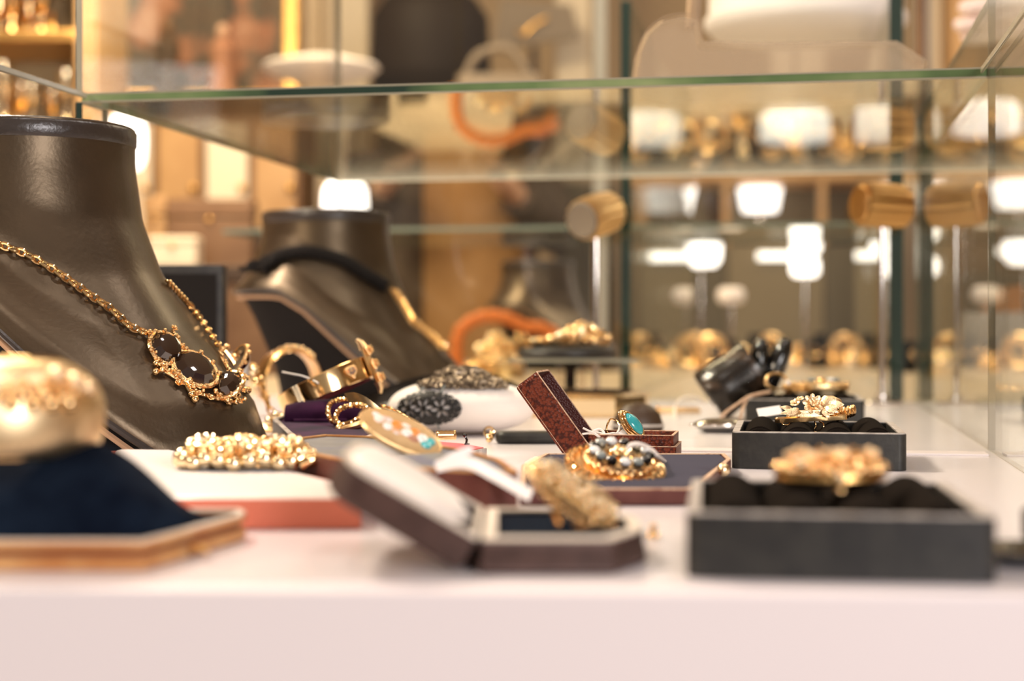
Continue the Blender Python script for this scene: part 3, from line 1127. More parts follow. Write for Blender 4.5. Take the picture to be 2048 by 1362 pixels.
b.build('flower_cluster', 'gold_rough', t)
b = MB()
for k, a in enumerate((-R(44), -R(32), -R(22))):
    b.sphere((.0362 * math.cos(a), .0332 * math.sin(a), .0112 - .002 * k), .0040, (1, 1, .8), 12)
b.build('knob_group', 'rose', t)


# ================================================================ salmon box with pale gold bracelet
A = [on(250, 1059), on(722, 1059), on(722, 1032), on(560, 986), on(352, 946), on(222, 944)]
o = Vector((A[0].x, A[0].y, .0003))
poly = ccw([(q.x - o.x, q.y - o.y) for q in A])
t = thing('jewel_box', 'salmon card box with white satin top under the glittering bracelet', 'jewellery box', o)
MB().openbox(poly, .0020, .0105, .006).build('base', 'salmon', t, bevel=.0006)
MB().band(inset(poly, .0001), .0014, .0104, .0109).build('rim', 'salmon', t)
q = inset(poly, .0021)
cxq = sum(x for x, y in q) / len(q)
cyq = sum(y for x, y in q) / len(q)
MB().loft([[(x, y, z) for x, y in inset(q, s)] for s, z in ((0, .006), (0, .0104), (.0010, .0114), (.0030, .0120))]).build('satin_pad', 'satin_white', t)

o = W(492, 968, .690)
o.z = .0128
t = thing('bracelet', 'glittering pale gold knobby bracelet heaped on the salmon box', 'bracelet', o, TH)
b = MB()
rnd = random.Random(3)
for k in range(26):
    a = 2 * PI * k / 26
    x, y = .0285 * math.cos(a), .0100 * math.sin(a)
    b.sphere((x, y, .0042 + .0012 * math.sin(k * 1.9)), .0043, (1, 1, .92), 9)
b.build('bead_ring', 'gold_pale', t)
b = MB()
for k in range(20):
    a = 2 * PI * k / 20 + .1
    x, y = .0225 * math.cos(a), .0085 * math.sin(a)
    b.flower((x, y, .0112 + .0016 * math.sin(k * 2.7)), (math.cos(a) * .4, math.sin(a) * .5 - .3, 1), .0046, 6, seed=k)
b.build('flower_ring', 'gold_pale', t)
b = MB()
for k in range(46):
    a = rnd.random() * 2 * PI
    rr = .55 + .5 * rnd.random()
    b.sphere((.0265 * rr * math.cos(a), .0120 * rr * math.sin(a), .0075 + .0075 * rnd.random() * (1.3 - rr)), .0022 + .0008 * rnd.random(), seg=8)
b.build('seed_beads', 'gold', t)
b = MB()
b.lathe([(.01, 0), (.9, 0), (.8, .009), (.3, .0125), (.01, .013)], 30, Matrix.Translation((.001, .001, .001)) @ Matrix.Diagonal((.0225, .0095, 1, 1)))
b.build('woven_core', 'gold_rough', t)
b = MB()
b.lathe([(.0002, 0), (.0028, 0), (.0030, .006), (.0018, .0075), (.0002, .008)], 12, Matrix.Translation((.0260, -.012, .0030)) @ Matrix.Rotation(R(70), 4, 'Y'))
b.build('clasp', 'gold', t)


# ================================================================ blue-lined long box with the oval enamel brooch
zt = .0200
A = [on(556, 891, zt), on(600, 902, zt), on(700, 922, zt), on(860, 938, zt), on(980, 944, zt), on(1036, 942, zt), on(1000, 918, zt), on(930, 899, zt),
     on(840, 884, zt), on(740, 872, zt), on(650, 869, zt), on(590, 876, zt)]
o = Vector((A[3].x, A[3].y, .0003))
poly = ccw([(q.x - o.x, q.y - o.y) for q in A])
t = thing('jewel_box', 'long brown box lined with blue and grey satin below the oval enamel brooch', 'jewellery box', o)
MB().openbox(poly, .0020, .0192, .0165).build('base', 'burgundy', t, bevel=.0006)
MB().band(inset(poly, .0001), .0022, .0190, .0198).build('rim', 'tan_leather', t)
MB().prism(inset(poly, .0024), .0160, .0188).build('satin_lining', 'velvet_blue', t, bevel=.0006)

c = W(801, 866, .700)
a_ = (RGT * .9 - UP * .44).normalized()
u_ = (RGT * .44 + UP * .9).normalized()
nz = (u_ * .88 - FWD * .47)
mx = axes(c, a_, None, nz)
t = thing('brooch', 'tilted oval gold brooch painted with pale, orange and blue enamel', 'brooch', mx=mx)
b = MB()
b.lathe([(.02, -.0012), (.94, -.0012), (1, 0), (.97, .0010), (.90, .0013), (.02, .0016)], 56, Matrix.Diagonal((.0202, .0136, 1, 1)))
b.build('frame', 'gold_satin', t)
b = MB()
b.lathe([(1, .0012), (.9, .0019), (.6, .0024), (.02, .0026)], 48, Matrix.Diagonal((.0190, .0124, 1, 1)))
b.build('gilt_ground', 'enamel_ground', t)
for x, y, r, sx, sy, m in ((-.0135, .0015, .0019, 1, 1, 'white_stone'), (-.0112, -.0005, .0026, 1, 1.3, 'skin_pale'), (-.0080, .0020, .0024, 1.3, 1, 'enamel'), (-.0062, -.0030, .0026, 1, 1.2, 'white_stone'),
                           (-.0030, .0005, .0029, 1, 1.4, 'amber'), (-.0015, -.0042, .0022, 1.3, 1, 'enamel'), (.0008, .0035, .0022, 1.2, 1, 'skin_pale'), (.0024, -.0010, .0028, 1.1, 1.3, 'white_stone'),
                           (.0058, .0022, .0025, 1, 1.3, 'amber'), (.0064, -.0032, .0026, 1.2, 1, 'terracotta'), (.0098, .0002, .0028, 1, 1.4, 'white_stone'), (.0126, -.0030, .0027, 1, 1, 'turquoise'), (.0140, .0010, .0024, .9, 1.3, 'turquoise')):
    MB().sphere((x, y, .0023), r, (sx, sy, .16), 12).build('enamel_patch', m, t)

# small grey box with red velvet, gold barrel clasp and dark pin
A = [on(866, 921), on(968, 917), on(974, 908), on(908, 898), on(868, 900)]
zt = .0070
A = [on(862, 905, zt), on(950, 902, zt), on(974, 897, zt), on(930, 889, zt), on(868, 884, zt)]
o = Vector((A[1].x, A[1].y, .0003))
poly = ccw([(q.x - o.x, q.y - o.y) for q in A])
t = thing('ring_box', 'little grey box with bright red velvet top beside the enamel brooch', 'ring box', o)
MB().openbox(poly, .0014, .0070, .005).build('base', 'leather_edge', t, bevel=.0004)
MB().prism(inset(poly, .0016), .0050, .0074).build('velvet_pad', 'velvet_red', t, bevel=.0005)
c = W(970, 905, .885)
MB().sphere((A[2].x - o.x - .003, A[2].y - o.y - .005, .004), .0014, (1, .6, 1)).build('lock', 'steel', t)
c = W(892, 884, .93)
t = thing('barrel_clasp', 'small ribbed gold barrel resting on the red velvet box', 'clasp', (c.x, c.y, .0078), TH + R(8))
b = MB()
prof = [(.0003, -.006), (.0024, -.006)]
for k in range(9):
    z = -.0055 + .011 * k / 8
    prof += [(.0030 - .0004 * (k % 2), z)]
prof += [(.0024, .006), (.0003, .006)]
b.lathe(prof, 18, Matrix.Translation((0, 0, .0030)) @ Matrix.Rotation(R(90), 4, 'Y'))
b.build('barrel', 'gold', t)
c = W(932, 897, .895)
t = thing('pin', 'short dark pin standing on the red velvet box', 'pin', (c.x, c.y, .0076), TH)
b = MB().tube([(0, 0, 0), (.0004, 0, .003), (-.0006, 0, .0052)], .0007, 7)
b.sphere((-.0006, 0, .0056), .0014, (1, .8, .8), 8)
b.box((.0006, 0, .0006), (.0030, .002, .0010))
b.build('shaft', 'black_gloss', t)


# ================================================================ necklace busts
def lerp_tab(tab, t):
    for (a, va), (b_, vb) in zip(tab, tab[1:]):
        if t <= b_:
            k = (t - a) / (b_ - a)
            k = k * k * (3 - 2 * k) * .35 + k * .65
            return va + (vb - va) * k
    return tab[-1][1]


FRONT_H = [(0, 0), (.12, .0), (.28, .06), (.45, .22), (.62, .45), (.78, .70), (.90, .89), (1, 1)]
FRONT_V = [(0, 0), (.12, .12), (.28, .29), (.45, .47), (.62, .63), (.78, .75), (.90, .86), (1, 1)]
BACK_H = [(0, 0), (.3, .0), (.6, .25), (.85, .7), (1, 1)]
BACK_V = [(0, 0), (.3, .33), (.6, .66), (.85, .9), (1, 1)]
BH, BRN = .190, .0635


def bust_rim(phi):
    c, s = math.cos(phi), math.sin(phi)
    x = (.157 if c > 0 else .086) * (abs(c) ** (.72 if c > 0 else .95)) * (1 if c > 0 else -1)
    y = .092 * s * (1 - .10 * c)
    z = -math.log(math.exp(-150 * .114) + math.exp(-150 * (.1215 - .86 * x))) / 150
    z = max(z, .0045)
    return Vector((x, y, z))


def bust_pt(phi, t):
    n = Vector((BRN * math.cos(phi), BRN * .94 * math.sin(phi), BH))
    e = bust_rim(phi)
    w = (1 + math.cos(phi)) / 2
    w = w ** .7
    h = w * lerp_tab(FRONT_H, t) + (1 - w) * lerp_tab(BACK_H, t)
    v = w * lerp_tab(FRONT_V, t) + (1 - w) * lerp_tab(BACK_V, t)
    return Vector((n.x + (e.x - n.x) * h, n.y + (e.y - n.y) * h, n.z + (e.z - n.z) * v))


def bust_nrm(phi, t):
    a = bust_pt(phi + .01, t) - bust_pt(phi - .01, t)
    b_ = bust_pt(phi, min(1, t + .01)) - bust_pt(phi, max(0, t - .01))
    n = a.cross(b_).normalized()
    if n.dot(Vector((math.cos(phi), math.sin(phi), .3))) < 0:
        n = -n
    return n


def make_bust(label, loc, rz, scale=1.0):
    t = thing('necklace_bust', label, 'necklace bust', loc, rz, 'leather necklace busts')
    t.scale = (scale,) * 3
    np_, nt = 72, 30
    rings = [[tuple(bust_pt(2 * PI * i / np_, k / nt)) for i in range(np_)] for k in range(nt + 1)]
    # rolled lip, turned under
    for off, dz in ((.992, -.0025), (.96, -.0035), (.93, -.0015)):
        rings.append([(bust_rim(2 * PI * i / np_).x * off, bust_rim(2 * PI * i / np_).y * off, max(.001, bust_rim(2 * PI * i / np_).z + dz)) for i in range(np_)])
    MB().loft(rings, None, False, False).build('chest', 'bust', t, smooth=1.3)
    b = MB()
    b.lathe([(BRN * 1.003, BH - .0105), (BRN * 1.014, BH - .009), (BRN * 1.016, BH - .002), (BRN * .985, BH + .0008), (BRN * .9, BH + .0012), (.001, BH + .0012)], 64, None, 1, .94)
    b.build('neck_cap', 'bust_lip', t, smooth=1.0)
    b = MB()
    path = []
    for i in range(np_):
        r = bust_rim(2 * PI * i / np_)
        path.append((r.x * .988, r.y * .988, max(.0022, r.z - .0018)))
    b.tube(path, .0021, 8, True)
    b.build('edge_piping', 'bust_lip', t)
    b = MB()
    rings = []
    for s, f in ((.93, 0), (.80, .22), (.60, .65), (.52, 1.0)):
        ring = []
        for i in range(np_):
            r = bust_rim(2 * PI * i / np_)
            ring.append((.012 + (r.x - .012) * s, r.y * s, max(.0003, (r.z - .002) * (1 - f))))
        rings.append(ring)
    b.loft(rings)
    b.build('stand', 'bust_base', t, smooth=1.2)
    b = MB()
    path = []
    for i in range(0, 30):
        a = R(-165) + R(128) * i / 29
        r = bust_rim(a)
        path.append((r.x * .955, r.y * .955, max(.003, r.z - .0075)))
    b.tube(path, .0019, 6)
    b.build('seam', 'bust_seam', t)
    return t


class Pick:
    """Finds the point of a bust's skin that shows at a pixel, so a necklace can be laid along it."""

    def __init__(self, t, p0=-PI, p1=PI):
        self.mx = Matrix.Translation(t.location) @ Matrix.Rotation(t.rotation_euler[2], 4, 'Z') @ Matrix.Scale(t.scale[0], 4)
        self.g = []
        for i in range(181):
            phi = p0 + (p1 - p0) * i / 180
            for k in range(61):
                w = self.mx @ bust_pt(phi, k / 60)
                px, py, zc = project(w)
                self.g.append((px, py, zc, phi, k / 60))

    def __call__(self, px, py, lift=.002):
        near = [(q[2], q) for q in self.g if (q[0] - px) ** 2 + (q[1] - py) ** 2 < 144]
        q = min(near)[1] if near else min((((q[0] - px) ** 2 + (q[1] - py) ** 2), q) for q in self.g)[1]
        n = self.mx.to_3x3() @ bust_nrm(q[3], q[4])
        return self.mx @ bust_pt(q[3], q[4]) + n.normalized() * lift, n.normalized()


o = W(56, 655, .955)
bust1 = make_bust('large brown black leather necklace bust wearing the amber stone necklace, behind the gold bangle', (o.x, o.y, .0003), TH - R(24), 1.03)
o = W(652, 655, 1.50)
bust2 = make_bust('smaller looking leather necklace bust with black braided necklace, behind the gold cuff bangle', (o.x, o.y, .0003), TH - R(22), .97)
o = W(1075, 655, 2.75)
bust3 = make_bust('blurred dark necklace bust added in the rear case in place of a reflected bust', (o.x, o.y, .0003), TH - R(20), 1.0)  # copy added where only the reflected edge of a bust shows

# amber necklace of the first bust
pk1 = Pick(bust1)
t = thing('necklace', 'gold chain necklace with cluster of dark amber stones on the large bust', 'necklace', bust1.location)
tl = Vector(t.location)


def on_path(pk, pix, lift, n=8):
    return [p - tl for p in smooth_path([pk(x, y, lift)[0] for x, y in pix], n)]


b = MB()
b.chain(on_path(pk1, [(-25, 470), (10, 488), (60, 512), (110, 537), (150, 562), (190, 592), (230, 622), (265, 650), (300, 672)], .0030, 14), .0036, .00105, None, 12, 6)
b.build('chain', 'gold', t)
b = MB()
b.chain(on_path(pk1, [(338, 562), (360, 585), (385, 610), (405, 638), (425, 668), (440, 692)], .0026, 14), .0030, .0009, None, 10, 6)
b.build('chain', 'gold', t)
stones = [(335, 694, .0200, .0165, -.9), (394, 738, .0260, .0200, -.65), (470, 718, .0220, .0170, 1.0), (452, 772, .0210, .0165, .3)]
for px, py, a, c_, rot in stones[:4]:
    p, n = pk1(px, py, .0030)
    p -= tl
    mx_ = axes(p, (RGT * math.cos(rot) + UP * math.sin(rot)), None, n)
    b = MB()
    b.lathe([(.5, -.0010), (1, -.0010), (1.0, .0004), (.70, .0046), (.45, .0052), (.01, .0052)], 10, mx_ @ Matrix.Diagonal((a * .5, c_ * .62, 1, 1)))
    st = b.build('stone', 'garnet', t, smooth=.25)
    b = MB()
    b.ring(1, .12, mx_ @ Matrix.Diagonal((a * .53, c_ * .66, .010, 1)), 20, 6)
    for k in range(10):
        an = 2 * PI * k / 10
        b.sphere(tuple(mx_ @ Vector((a * .56 * math.cos(an), c_ * .70 * math.sin(an), .0014))), .0013 + .0004 * (k % 2), seg=7)
    b.build('setting', 'gold_rough', st)
rnd = random.Random(5)
b = MB()
for (x0_, y0_, x1_, y1_, m) in ((300, 668, 330, 730, 9), (330, 735, 400, 785, 15), (400, 785, 470, 800, 9), (470, 800, 500, 740, 9), (500, 740, 470, 680, 8), (440, 690, 455, 730, 8), (345, 655, 360, 700, 7), (405, 715, 425, 770, 9)):
    b.tube(on_path(pk1, [(x0_, y0_), ((x0_ + x1_) / 2, (y0_ + y1_) / 2), (x1_, y1_)], .0016, 8), .0013, 6)
    for k in range(m):
        f = k / m
        p, n = pk1(x0_ + (x1_ - x0_) * f + rnd.uniform(-7, 7), y0_ + (y1_ - y0_) * f + rnd.uniform(-6, 6), .0018 + rnd.random() * .003)
        p -= tl
        if k % 3 == 0:
            b.flower(tuple(p), n, .0024, 5, seed=k)
        else:
            b.sphere(tuple(p), rnd.uniform(.0010, .0019), seg=8)
b.build('filigree_border', 'gold_rough', t)
for drop in (((322, 728), (318, 745)), ((385, 785), (392, 792)), ((470, 800), (460, 800)), ((490, 775), (497, 778))):
    b = MB()
    for px, py in drop:
        p, n = pk1(px, py, .0024)
        b.sphere(tuple(p - tl), .0022, seg=10)
    b.build('bead_drop', 'gold', t)
b = MB()
for pix in ([(345, 745), (362, 758), (380, 775), (392, 790)], [(430, 780), (445, 795), (462, 803)], [(300, 675), (308, 700), (320, 728)]):
    b.tube(on_path(pk1, pix, .002, 6), .0011, 7)
b.build('scroll', 'gold', t)

# braided black necklace of the second bust
pk2 = Pick(bust2)
t = thing('necklace', 'black braided cord necklace with gold leaf links on the rear bust', 'necklace', bust2.location)
tl = Vector(t.location)
b = MB()
b.rope(on_path(pk2, [(530, 524), (560, 505), (600, 497), (640, 500), (690, 516), (735, 545), (775, 572)], .0040, 14), .0058, 3, .017)
b.build('braid', 'bust_base', t)
b = MB()
for k, (dx, dy, a) in enumerate(((-16, 4, .5), (2, -6, -.4), (8, 8, 1.0))):
    p, n = pk2(530, 524, .003)
    b.ring(.0055, .0026, Matrix.Translation(p - tl + RGT * dx * .0005 - UP * dy * .0005 - FWD * .004) @ Matrix.Rotation(R(70) + a * .3, 4, 'X') @ Matrix.Rotation(a, 4, 'Y'), 16, 7, 1.3, .8)
b.tube([tuple(p - tl - RGT * .004 - FWD * .004), tuple(p - tl - RGT * .016 - UP * .005 - FWD * .006), tuple(p - tl - RGT * .024 - UP * .004 - FWD * .006)], .0028, 7)
b.build('knot', 'bust_base', t)
b = MB()
pts = on_path(pk2, [(786, 575), (800, 600), (815, 625), (830, 645), (850, 662), (870, 680), (888, 698)], .0034, 6)
for i in range(0, len(pts) - 2, 2):
    d = pts[i + 2] - pts[i]
    n = -FWD + UP * .4
    b.leaf(tuple(pts[i]), d + UP * d.length * .7, n, .010, .0042)
    b.sphere(tuple(pts[i]), .0024, seg=8)
b.build('leaf_links', 'gold_dark', t)
p, n = pk2(893, 690, .004)
MB().sphere(tuple(p - tl), .0042, seg=10).build('bead', 'gold_pale', t)
b = MB()
b.chain(on_path(pk2, [(888, 700), (905, 718), (920, 735), (935, 745)], .003, 10), .0035, .0008)
b.build('chain', 'grey_lace', t)


# ================================================================ black blocks and boards behind the first bust
o = W(385, 655, 1.30)
t = thing('display_block', 'plain black square display block behind the chest of the large bust', 'display block', (o.x, o.y, .0003), TH + R(4))
b = MB().prism(rrect(.054, .030, .002), 0, .1265)
b.build('block', 'black_leather', t, bevel=.0008)
b = MB().box((0, -.0153, .063), (.044, .0008, .112))
b.build('front_panel', 'bust_base', t, bevel=.0003)
o = W(492, 655, 1.62 * .965)
t = thing('display_card', 'grey card leaning behind the tip of the large bust', 'card', (o.x - .008, o.y - .05, .0003), TH)
b = MB().prism(rrect(.05, .0012, .0004, 2), 0, .050, Matrix.Rotation(-R(12), 4, 'X'))
b.build('card', 'grey_tag', t)
b = MB().prism(rrect(.012, .0012, .0004, 2), 0, .036, Matrix.Translation((0, .018, 0)) @ Matrix.Rotation(R(18), 4, 'X'))
b.build('easel_strut', 'grey_tag', t)

# gold cuff and charm chain between the busts
o = W(578, 655, 1.30)
t = thing('bangle', 'antique gold cuff standing upright between the two busts', 'bangle', (o.x, o.y, .0003), TH + R(28))
b = MB()
rings = []
for i in range(33):
    a = R(-110) + R(320) * i / 32
    rings.append([((.0270 + dr) * math.cos(a) * .9, dy, .029 + (.0270 + dr) * math.sin(a)) for dr, dy in ((0, -.012), (.0018, -.0105), (.0018, .0105), (0, .012), (-.0008, 0))])
b.loft(rings)
b.build('band', 'gold_dark', t, smooth=1.0)
b = MB()
for k in range(9):
    a = R(50) + R(80) * k / 8
    b.flower((.0285 * math.cos(a) * .9, -.0085, .029 + .0285 * math.sin(a)), (0, -1, .2), .0036, 6, seed=k)
b.build('flower_row', 'gold', t)
o = W(545, 655, 1.12)
t = thing('charm_bracelet', 'gold chain bracelet with ball charms heaped beside the tip of the large bust', 'bracelet', (o.x, o.y, .0003), TH)
b = MB()
pts = smooth_path([(-.014, .004, .046), (-.010, 0, .040), (-.006, -.002, .030), (-.003, -.003, .020), (.002, -.005, .012), (.010, -.008, .009), (.018, -.006, .008), (.014, .004, .006), (.002, .006, .005), (-.008, .002, .004)], 10)
b.chain(pts, .0045, .0010)
b.build('chain', 'gold_dark', t)
for k, q_ in enumerate(((-.013, -.002, .044), (-.011, -.004, .036), (.004, -.010, .012), (.009, -.012, .010), (.016, -.011, .013), (.021, -.008, .009), (-.001, -.009, .008))):
    MB().sphere(q_, .0034, seg=10).build('ball_charm', 'gold' if k % 2 else 'gold_pale', t)
b = MB()
b.lathe([(.001, 0), (.018, 0), (.019, .003), (.016, .006), (.001, .006)], 28, Matrix.Translation((.004, .002, -.0002)), 1.1, .8)
b.build('gold_pad', 'gold_satin', t)

# ================================================================ purple velvet tray, crested gold cuff and twisted hoops
zt = .0150
A = [on(545, 840, zt), on(592, 885, zt), on(700, 890, zt), on(775, 862, zt), on(760, 832, zt), on(610, 812, zt)]
o = Vector((A[1].x, A[1].y, .0003))
poly = ccw([(q_.x - o.x, q_.y - o.y) for q_ in A])
t = thing('velvet_tray', 'dark purple velvet tray with grey edge under the crested gold cuff', 'jewellery tray', o)
MB().openbox(poly, .0026, .0148, .0100).build('tray_shell', 'black_leather', t, bevel=.0005)
MB().band(inset(poly, .0002), .0030, .0146, .0153).build('rim', 'leather_edge', t)
MB().prism(inset(poly, .0030), .0098, .0140).build('velvet_pad', 'velvet_purple', t, bevel=.0015)
b = MB()
p0_, p1_ = W(562, 862, 1.0) - o, W(744, 800, 1.0) - o
pth = [p0_ + (p1_ - p0_) * k / 12 for k in range(13)]
pth = [Vector((q_.x, q_.y + .010, max(.018, q_.z - .0088))) for q_ in pth]
b.tube(pth, lambda f: .0052 + .005 * math.sin(PI * min(1, f * .9 + .1)), 14, False, None, 1.3)
b.build('velvet_roll', 'velvet_purple', t)
b = MB()
b.tube([Vector((q_.x, q_.y - .0150, max(.0155, q_.z - .0115))) for q_ in pth[2:10]], .0010, 6)
b.build('velvet_fold', 'velvet_purple', t)

c = W(640, 776, 1.010)
al = (RGT * .912 + UP * .41).normalized()
axd = (UP * .90 - RGT * .42 + FWD * .05).normalized()
mx = axes(c + FWD * .028, al, None, axd)
t = thing('bangle', 'hinged gold cuff with ruby heart and three crest flowers, in focus on purple velvet', 'bangle', mx=mx)
b = MB()
rings = []
for i in range(73):
    a = 2 * PI * i / 72
    hw = .0070 + .0006 * math.cos(a)
    rings.append([((.0310 + dr) * math.cos(a) * 1.02, (.0310 + dr) * math.sin(a) * .93, z * hw) for dr, z in ((0, -1), (.0009, -.92), (.0013, 0), (.0009, .92), (0, 1), (-.0008, .9), (-.0008, -.9))])
b.loft(rings, None, False, False)
b.build('band', 'gold', t, smooth=.9)
b = MB()
for da in (-4, -1.5, 1.5):
    a = -R(118 + da)
    b.tube([(.0325 * math.cos(a) * 1.02, .0325 * math.sin(a) * .93, -.0068), (.0325 * math.cos(a) * 1.02, .0325 * math.sin(a) * .93, .0068)], .0009, 8)
b.build('hinge', 'gold_pale', t)
a = -R(48)
hc = Vector((.0325 * math.cos(a) * 1.02, .0325 * math.sin(a) * .93, .0004))
hn = Vector((math.cos(a), math.sin(a), 0))
hu = Vector((0, 0, 1))
hs = hu.cross(hn)
b = MB()
pts = []
for k in range(24):
    s = 2 * PI * k / 24
    x = 16 * math.sin(s) ** 3
    y = 13 * math.cos(s) - 5 * math.cos(2 * s) - 2 * math.cos(3 * s) - math.cos(4 * s)
    pts.append(hc + hs * (x * .00026) + hu * (y * .00026) + hn * .0006)
for p in pts:
    b.sphere(tuple(p), .00075, seg=7)
for k in range(9):
    b.sphere(tuple(hc + hs * ((k % 3 - 1) * .0017) + hu * ((k // 3 - 1) * .0016 + .0006) + hn * .0006), .0008, seg=6)
b.build('heart', 'gold_rough', t)
b = MB()
for k in range(7):
    s = 2 * PI * k / 7
    b.sphere(tuple(hc + hs * (.0020 * math.cos(s)) + hu * (.0018 * math.sin(s) + .0004) + hn * .0012), .0007, seg=7)
b.build('rubies', 'garnet', t)
# the crest stands across the band at its right end
a = -R(10)
cc = Vector((.0330 * math.cos(a) * 1.02, .0330 * math.sin(a) * .93, 0))
cn = Vector((math.cos(a), math.sin(a), 0))
cs = hu.cross(cn)
b = MB()
outl = []
for k in range(40):
    s = 2 * PI * k / 40
    L_ = .0150 * (1 + .06 * math.cos(6 * s))
    wv = .0052 * (1 + .22 * math.cos(4 * s + .5))
    outl.append((L_ * math.cos(s), wv * math.sin(s)))
m4 = Matrix(((hu.x, cs.x, cn.x, cc.x), (hu.y, cs.y, cn.y, cc.y), (hu.z, cs.z, cn.z, cc.z), (0, 0, 0, 1)))
b.loft([[(x, y, 0) for x, y in outl], [(x * 1.02, y * 1.05, .0012) for x, y in outl], [(x * .85, y * .8, .0022) for x, y in outl]], m4)
for sx in (-1, 1):
    b.tube([m4 @ Vector((sx * .012, 0, .001)), m4 @ Vector((sx * .0165, 0, .0006)), m4 @ Vector((sx * .0195, .0, -.001))], lambda f: .0030 * (1 - f * .6), 8)
b.build('crest_plate', 'gold_satin', t)
for k, x in enumerate((-.0098, 0, .0098)):
    b = MB()
    for j in range(10):
        s = 2 * PI * j / 10
        p = m4 @ Vector((x + .0028 * math.cos(s), .0030 * math.sin(s), .0034))
        b.sphere(tuple(p), .0010, seg=7)
    for j in range(6):
        s = 2 * PI * j / 6 + .3
        b.tube([m4 @ Vector((x + .0012 * math.cos(s), .0013 * math.sin(s), .002)), m4 @ Vector((x + .0019 * math.cos(s), .0020 * math.sin(s), .0052))], .00055, 6)
        b.sphere(tuple(m4 @ Vector((x + .0019 * math.cos(s), .0020 * math.sin(s), .0056))), .0009, seg=6)
    b.sphere(tuple(m4 @ Vector((x, 0, .0034))), .0018, seg=8)
    b.build('crest_flower', 'gold_rough', t)
pts = [W(565, 744, 1.03), W(585, 748, 1.02), W(605, 752, 1.015), W(625, 760, 1.01), W(636, 766, 1.0)]
li = mx.inverted()
b = MB()
b.tube([li @ p for p in smooth_path(pts, 6)], .00062, 6)
b.build('thread', 'string', t)

o = W(690, 848, .965)
t = thing('hoop_earrings', 'pair of twisted gold rope hoops lying on the purple velvet tray', 'earrings', (o.x, o.y, .0163), TH)
tl = Vector(t.location)
for k, (pix, zc) in enumerate((([(655, 838), (653, 820), (662, 806), (682, 800), (705, 801), (722, 808), (735, 820), (715, 838), (690, 848), (668, 848)], .955),
                              ([(664, 846), (663, 832), (676, 818), (700, 811), (722, 814), (738, 824), (730, 838), (705, 850), (682, 855)], .945))):
    pts = []
    for i, (x, y) in enumerate(pix):
        f = math.sin(PI * i / (len(pix) - 1))
        pts.append(W(x, y, zc + .014 * f) - tl)
    b = MB()
    b.rope(smooth_path(pts, 14, True), .0015, 2, .0040)
    b.build('rope_hoop', 'gold', t)
b = MB()
pts = [W(668, 858, .935), W(690, 852, .93), (W(715, 845, .928)), W(745, 836, .93), W(768, 832, .935)]
b.tube([p - tl for p in smooth_path(pts, 8)], lambda f: .0016 + .0010 * math.sin(PI * f), 8)
b.sphere(tuple(W(660, 856, .936) - tl), .0022, seg=9)
b.sphere(tuple(W(766, 846, .93) - tl), .0026, (1.5, 1, 1), 9)
b.build('clip', 'gold_satin', t)
o = W(742, 822, .905)
t = thing('gold_tag', 'shiny gold foil tag curling above the oval enamel brooch', 'tag', (o.x, o.y, .0165), TH)
tl = Vector(t.location)
b = MB()
pts = [W(706, 796, .925), W(722, 794, .918), W(740, 804, .908), W(762, 828, .895)]
P = smooth_path([p - tl for p in pts], 6)
rings = []
for i, p in enumerate(P):
    s = (-UP * .55 + RGT * .25 - FWD * .8) * .0048
    rings.append([tuple(p - s), tuple(p + s), tuple(p + s + FWD * .0004), tuple(p - s + FWD * .0004)])
b.loft(rings)
b.build('foil', 'gold_pale', t)
o = W(790, 812, .99)
t = thing('rope_chain', 'thin twisted gold rope running from the foil tag to the white pillow', 'chain', (o.x, o.y, .0200), TH)
tl = Vector(t.location)
b = MB()
b.rope([p - tl for p in smooth_path([W(758, 812, .985), W(775, 816, .985), W(792, 824, .985), (W(806, 833, .985)), W(815, 842, .985)], 14)], .0012, 2, .0036)
b.build('rope', 'gold', t)

# ================================================================ white pillow with black filigree bracelet
o = on(905, 874)
pa, pb, ph = .052, .036, .0185
t = thing('cushion', 'white cotton cushion with the black openwork bracelet pinned round it', 'cushion', (o.x, o.y + .030, .0006), TH)


def pil(lon, lat, k=1.0):
    c, s = math.cos(lat), math.sin(lat)
    ax_ = abs(math.cos(lon)) ** 1.0 * (1 if math.cos(lon) >= 0 else -1)
    ay_ = abs(math.sin(lon)) ** .8 * (1 if math.sin(lon) >= 0 else -1)
    cc_ = max(0, c) ** .75
    return Vector((pa * cc_ * ax_ * k, pb * cc_ * ay_ * k, ph + ph * s * k * (1 if s > 0 else .96)))


def lift(lon, lat, h):
    p = pil(lon, lat)
    n = Vector((p.x / pa ** 2, p.y / pb ** 2, (p.z - ph) / ph ** 2)).normalized()
    return p + n * h


rings = [[tuple(pil(2 * PI * i / 56, -PI / 2 + .02 + (PI - .04) * k / 26)) for i in range(56)] for k in range(27)]
MB().loft(rings).build('cushion', 'white_cloth', t, smooth=1.4)

br = thing('filigree_bracelet', 'black openwork filigree bracelet laid over the white cushion', 'bracelet', t.location, TH)
cl, ct = -R(116), R(2)


def mm(u, v, h=.0009):
    """Medallion coordinates in mm, laid on the cushion's skin."""
    return lift(cl + u / 1000 / .036 * .70, ct + v / 1000 / .0235 * .92, h)


holes = []
for fx in (-13.0, -1.0, 11.0):
    for j in range(6):
        a = 2 * PI * j / 6 + .2
        holes.append((fx + 4.3 * math.cos(a), 4.9 * math.sin(a), a, 2.7, 1.35))
for fx in (-7.0, 5.0, 17.0):
    for sy in (-1, 1):
        holes.append((fx, sy * 8.0, .5, 1.5, 1.2))
for k in range(22):
    a = 2 * PI * (k + .5) / 22
    holes.append((20.5 * math.cos(a), 11.6 * math.sin(a), 0, .75, .75))
NU, NV = 150, 92


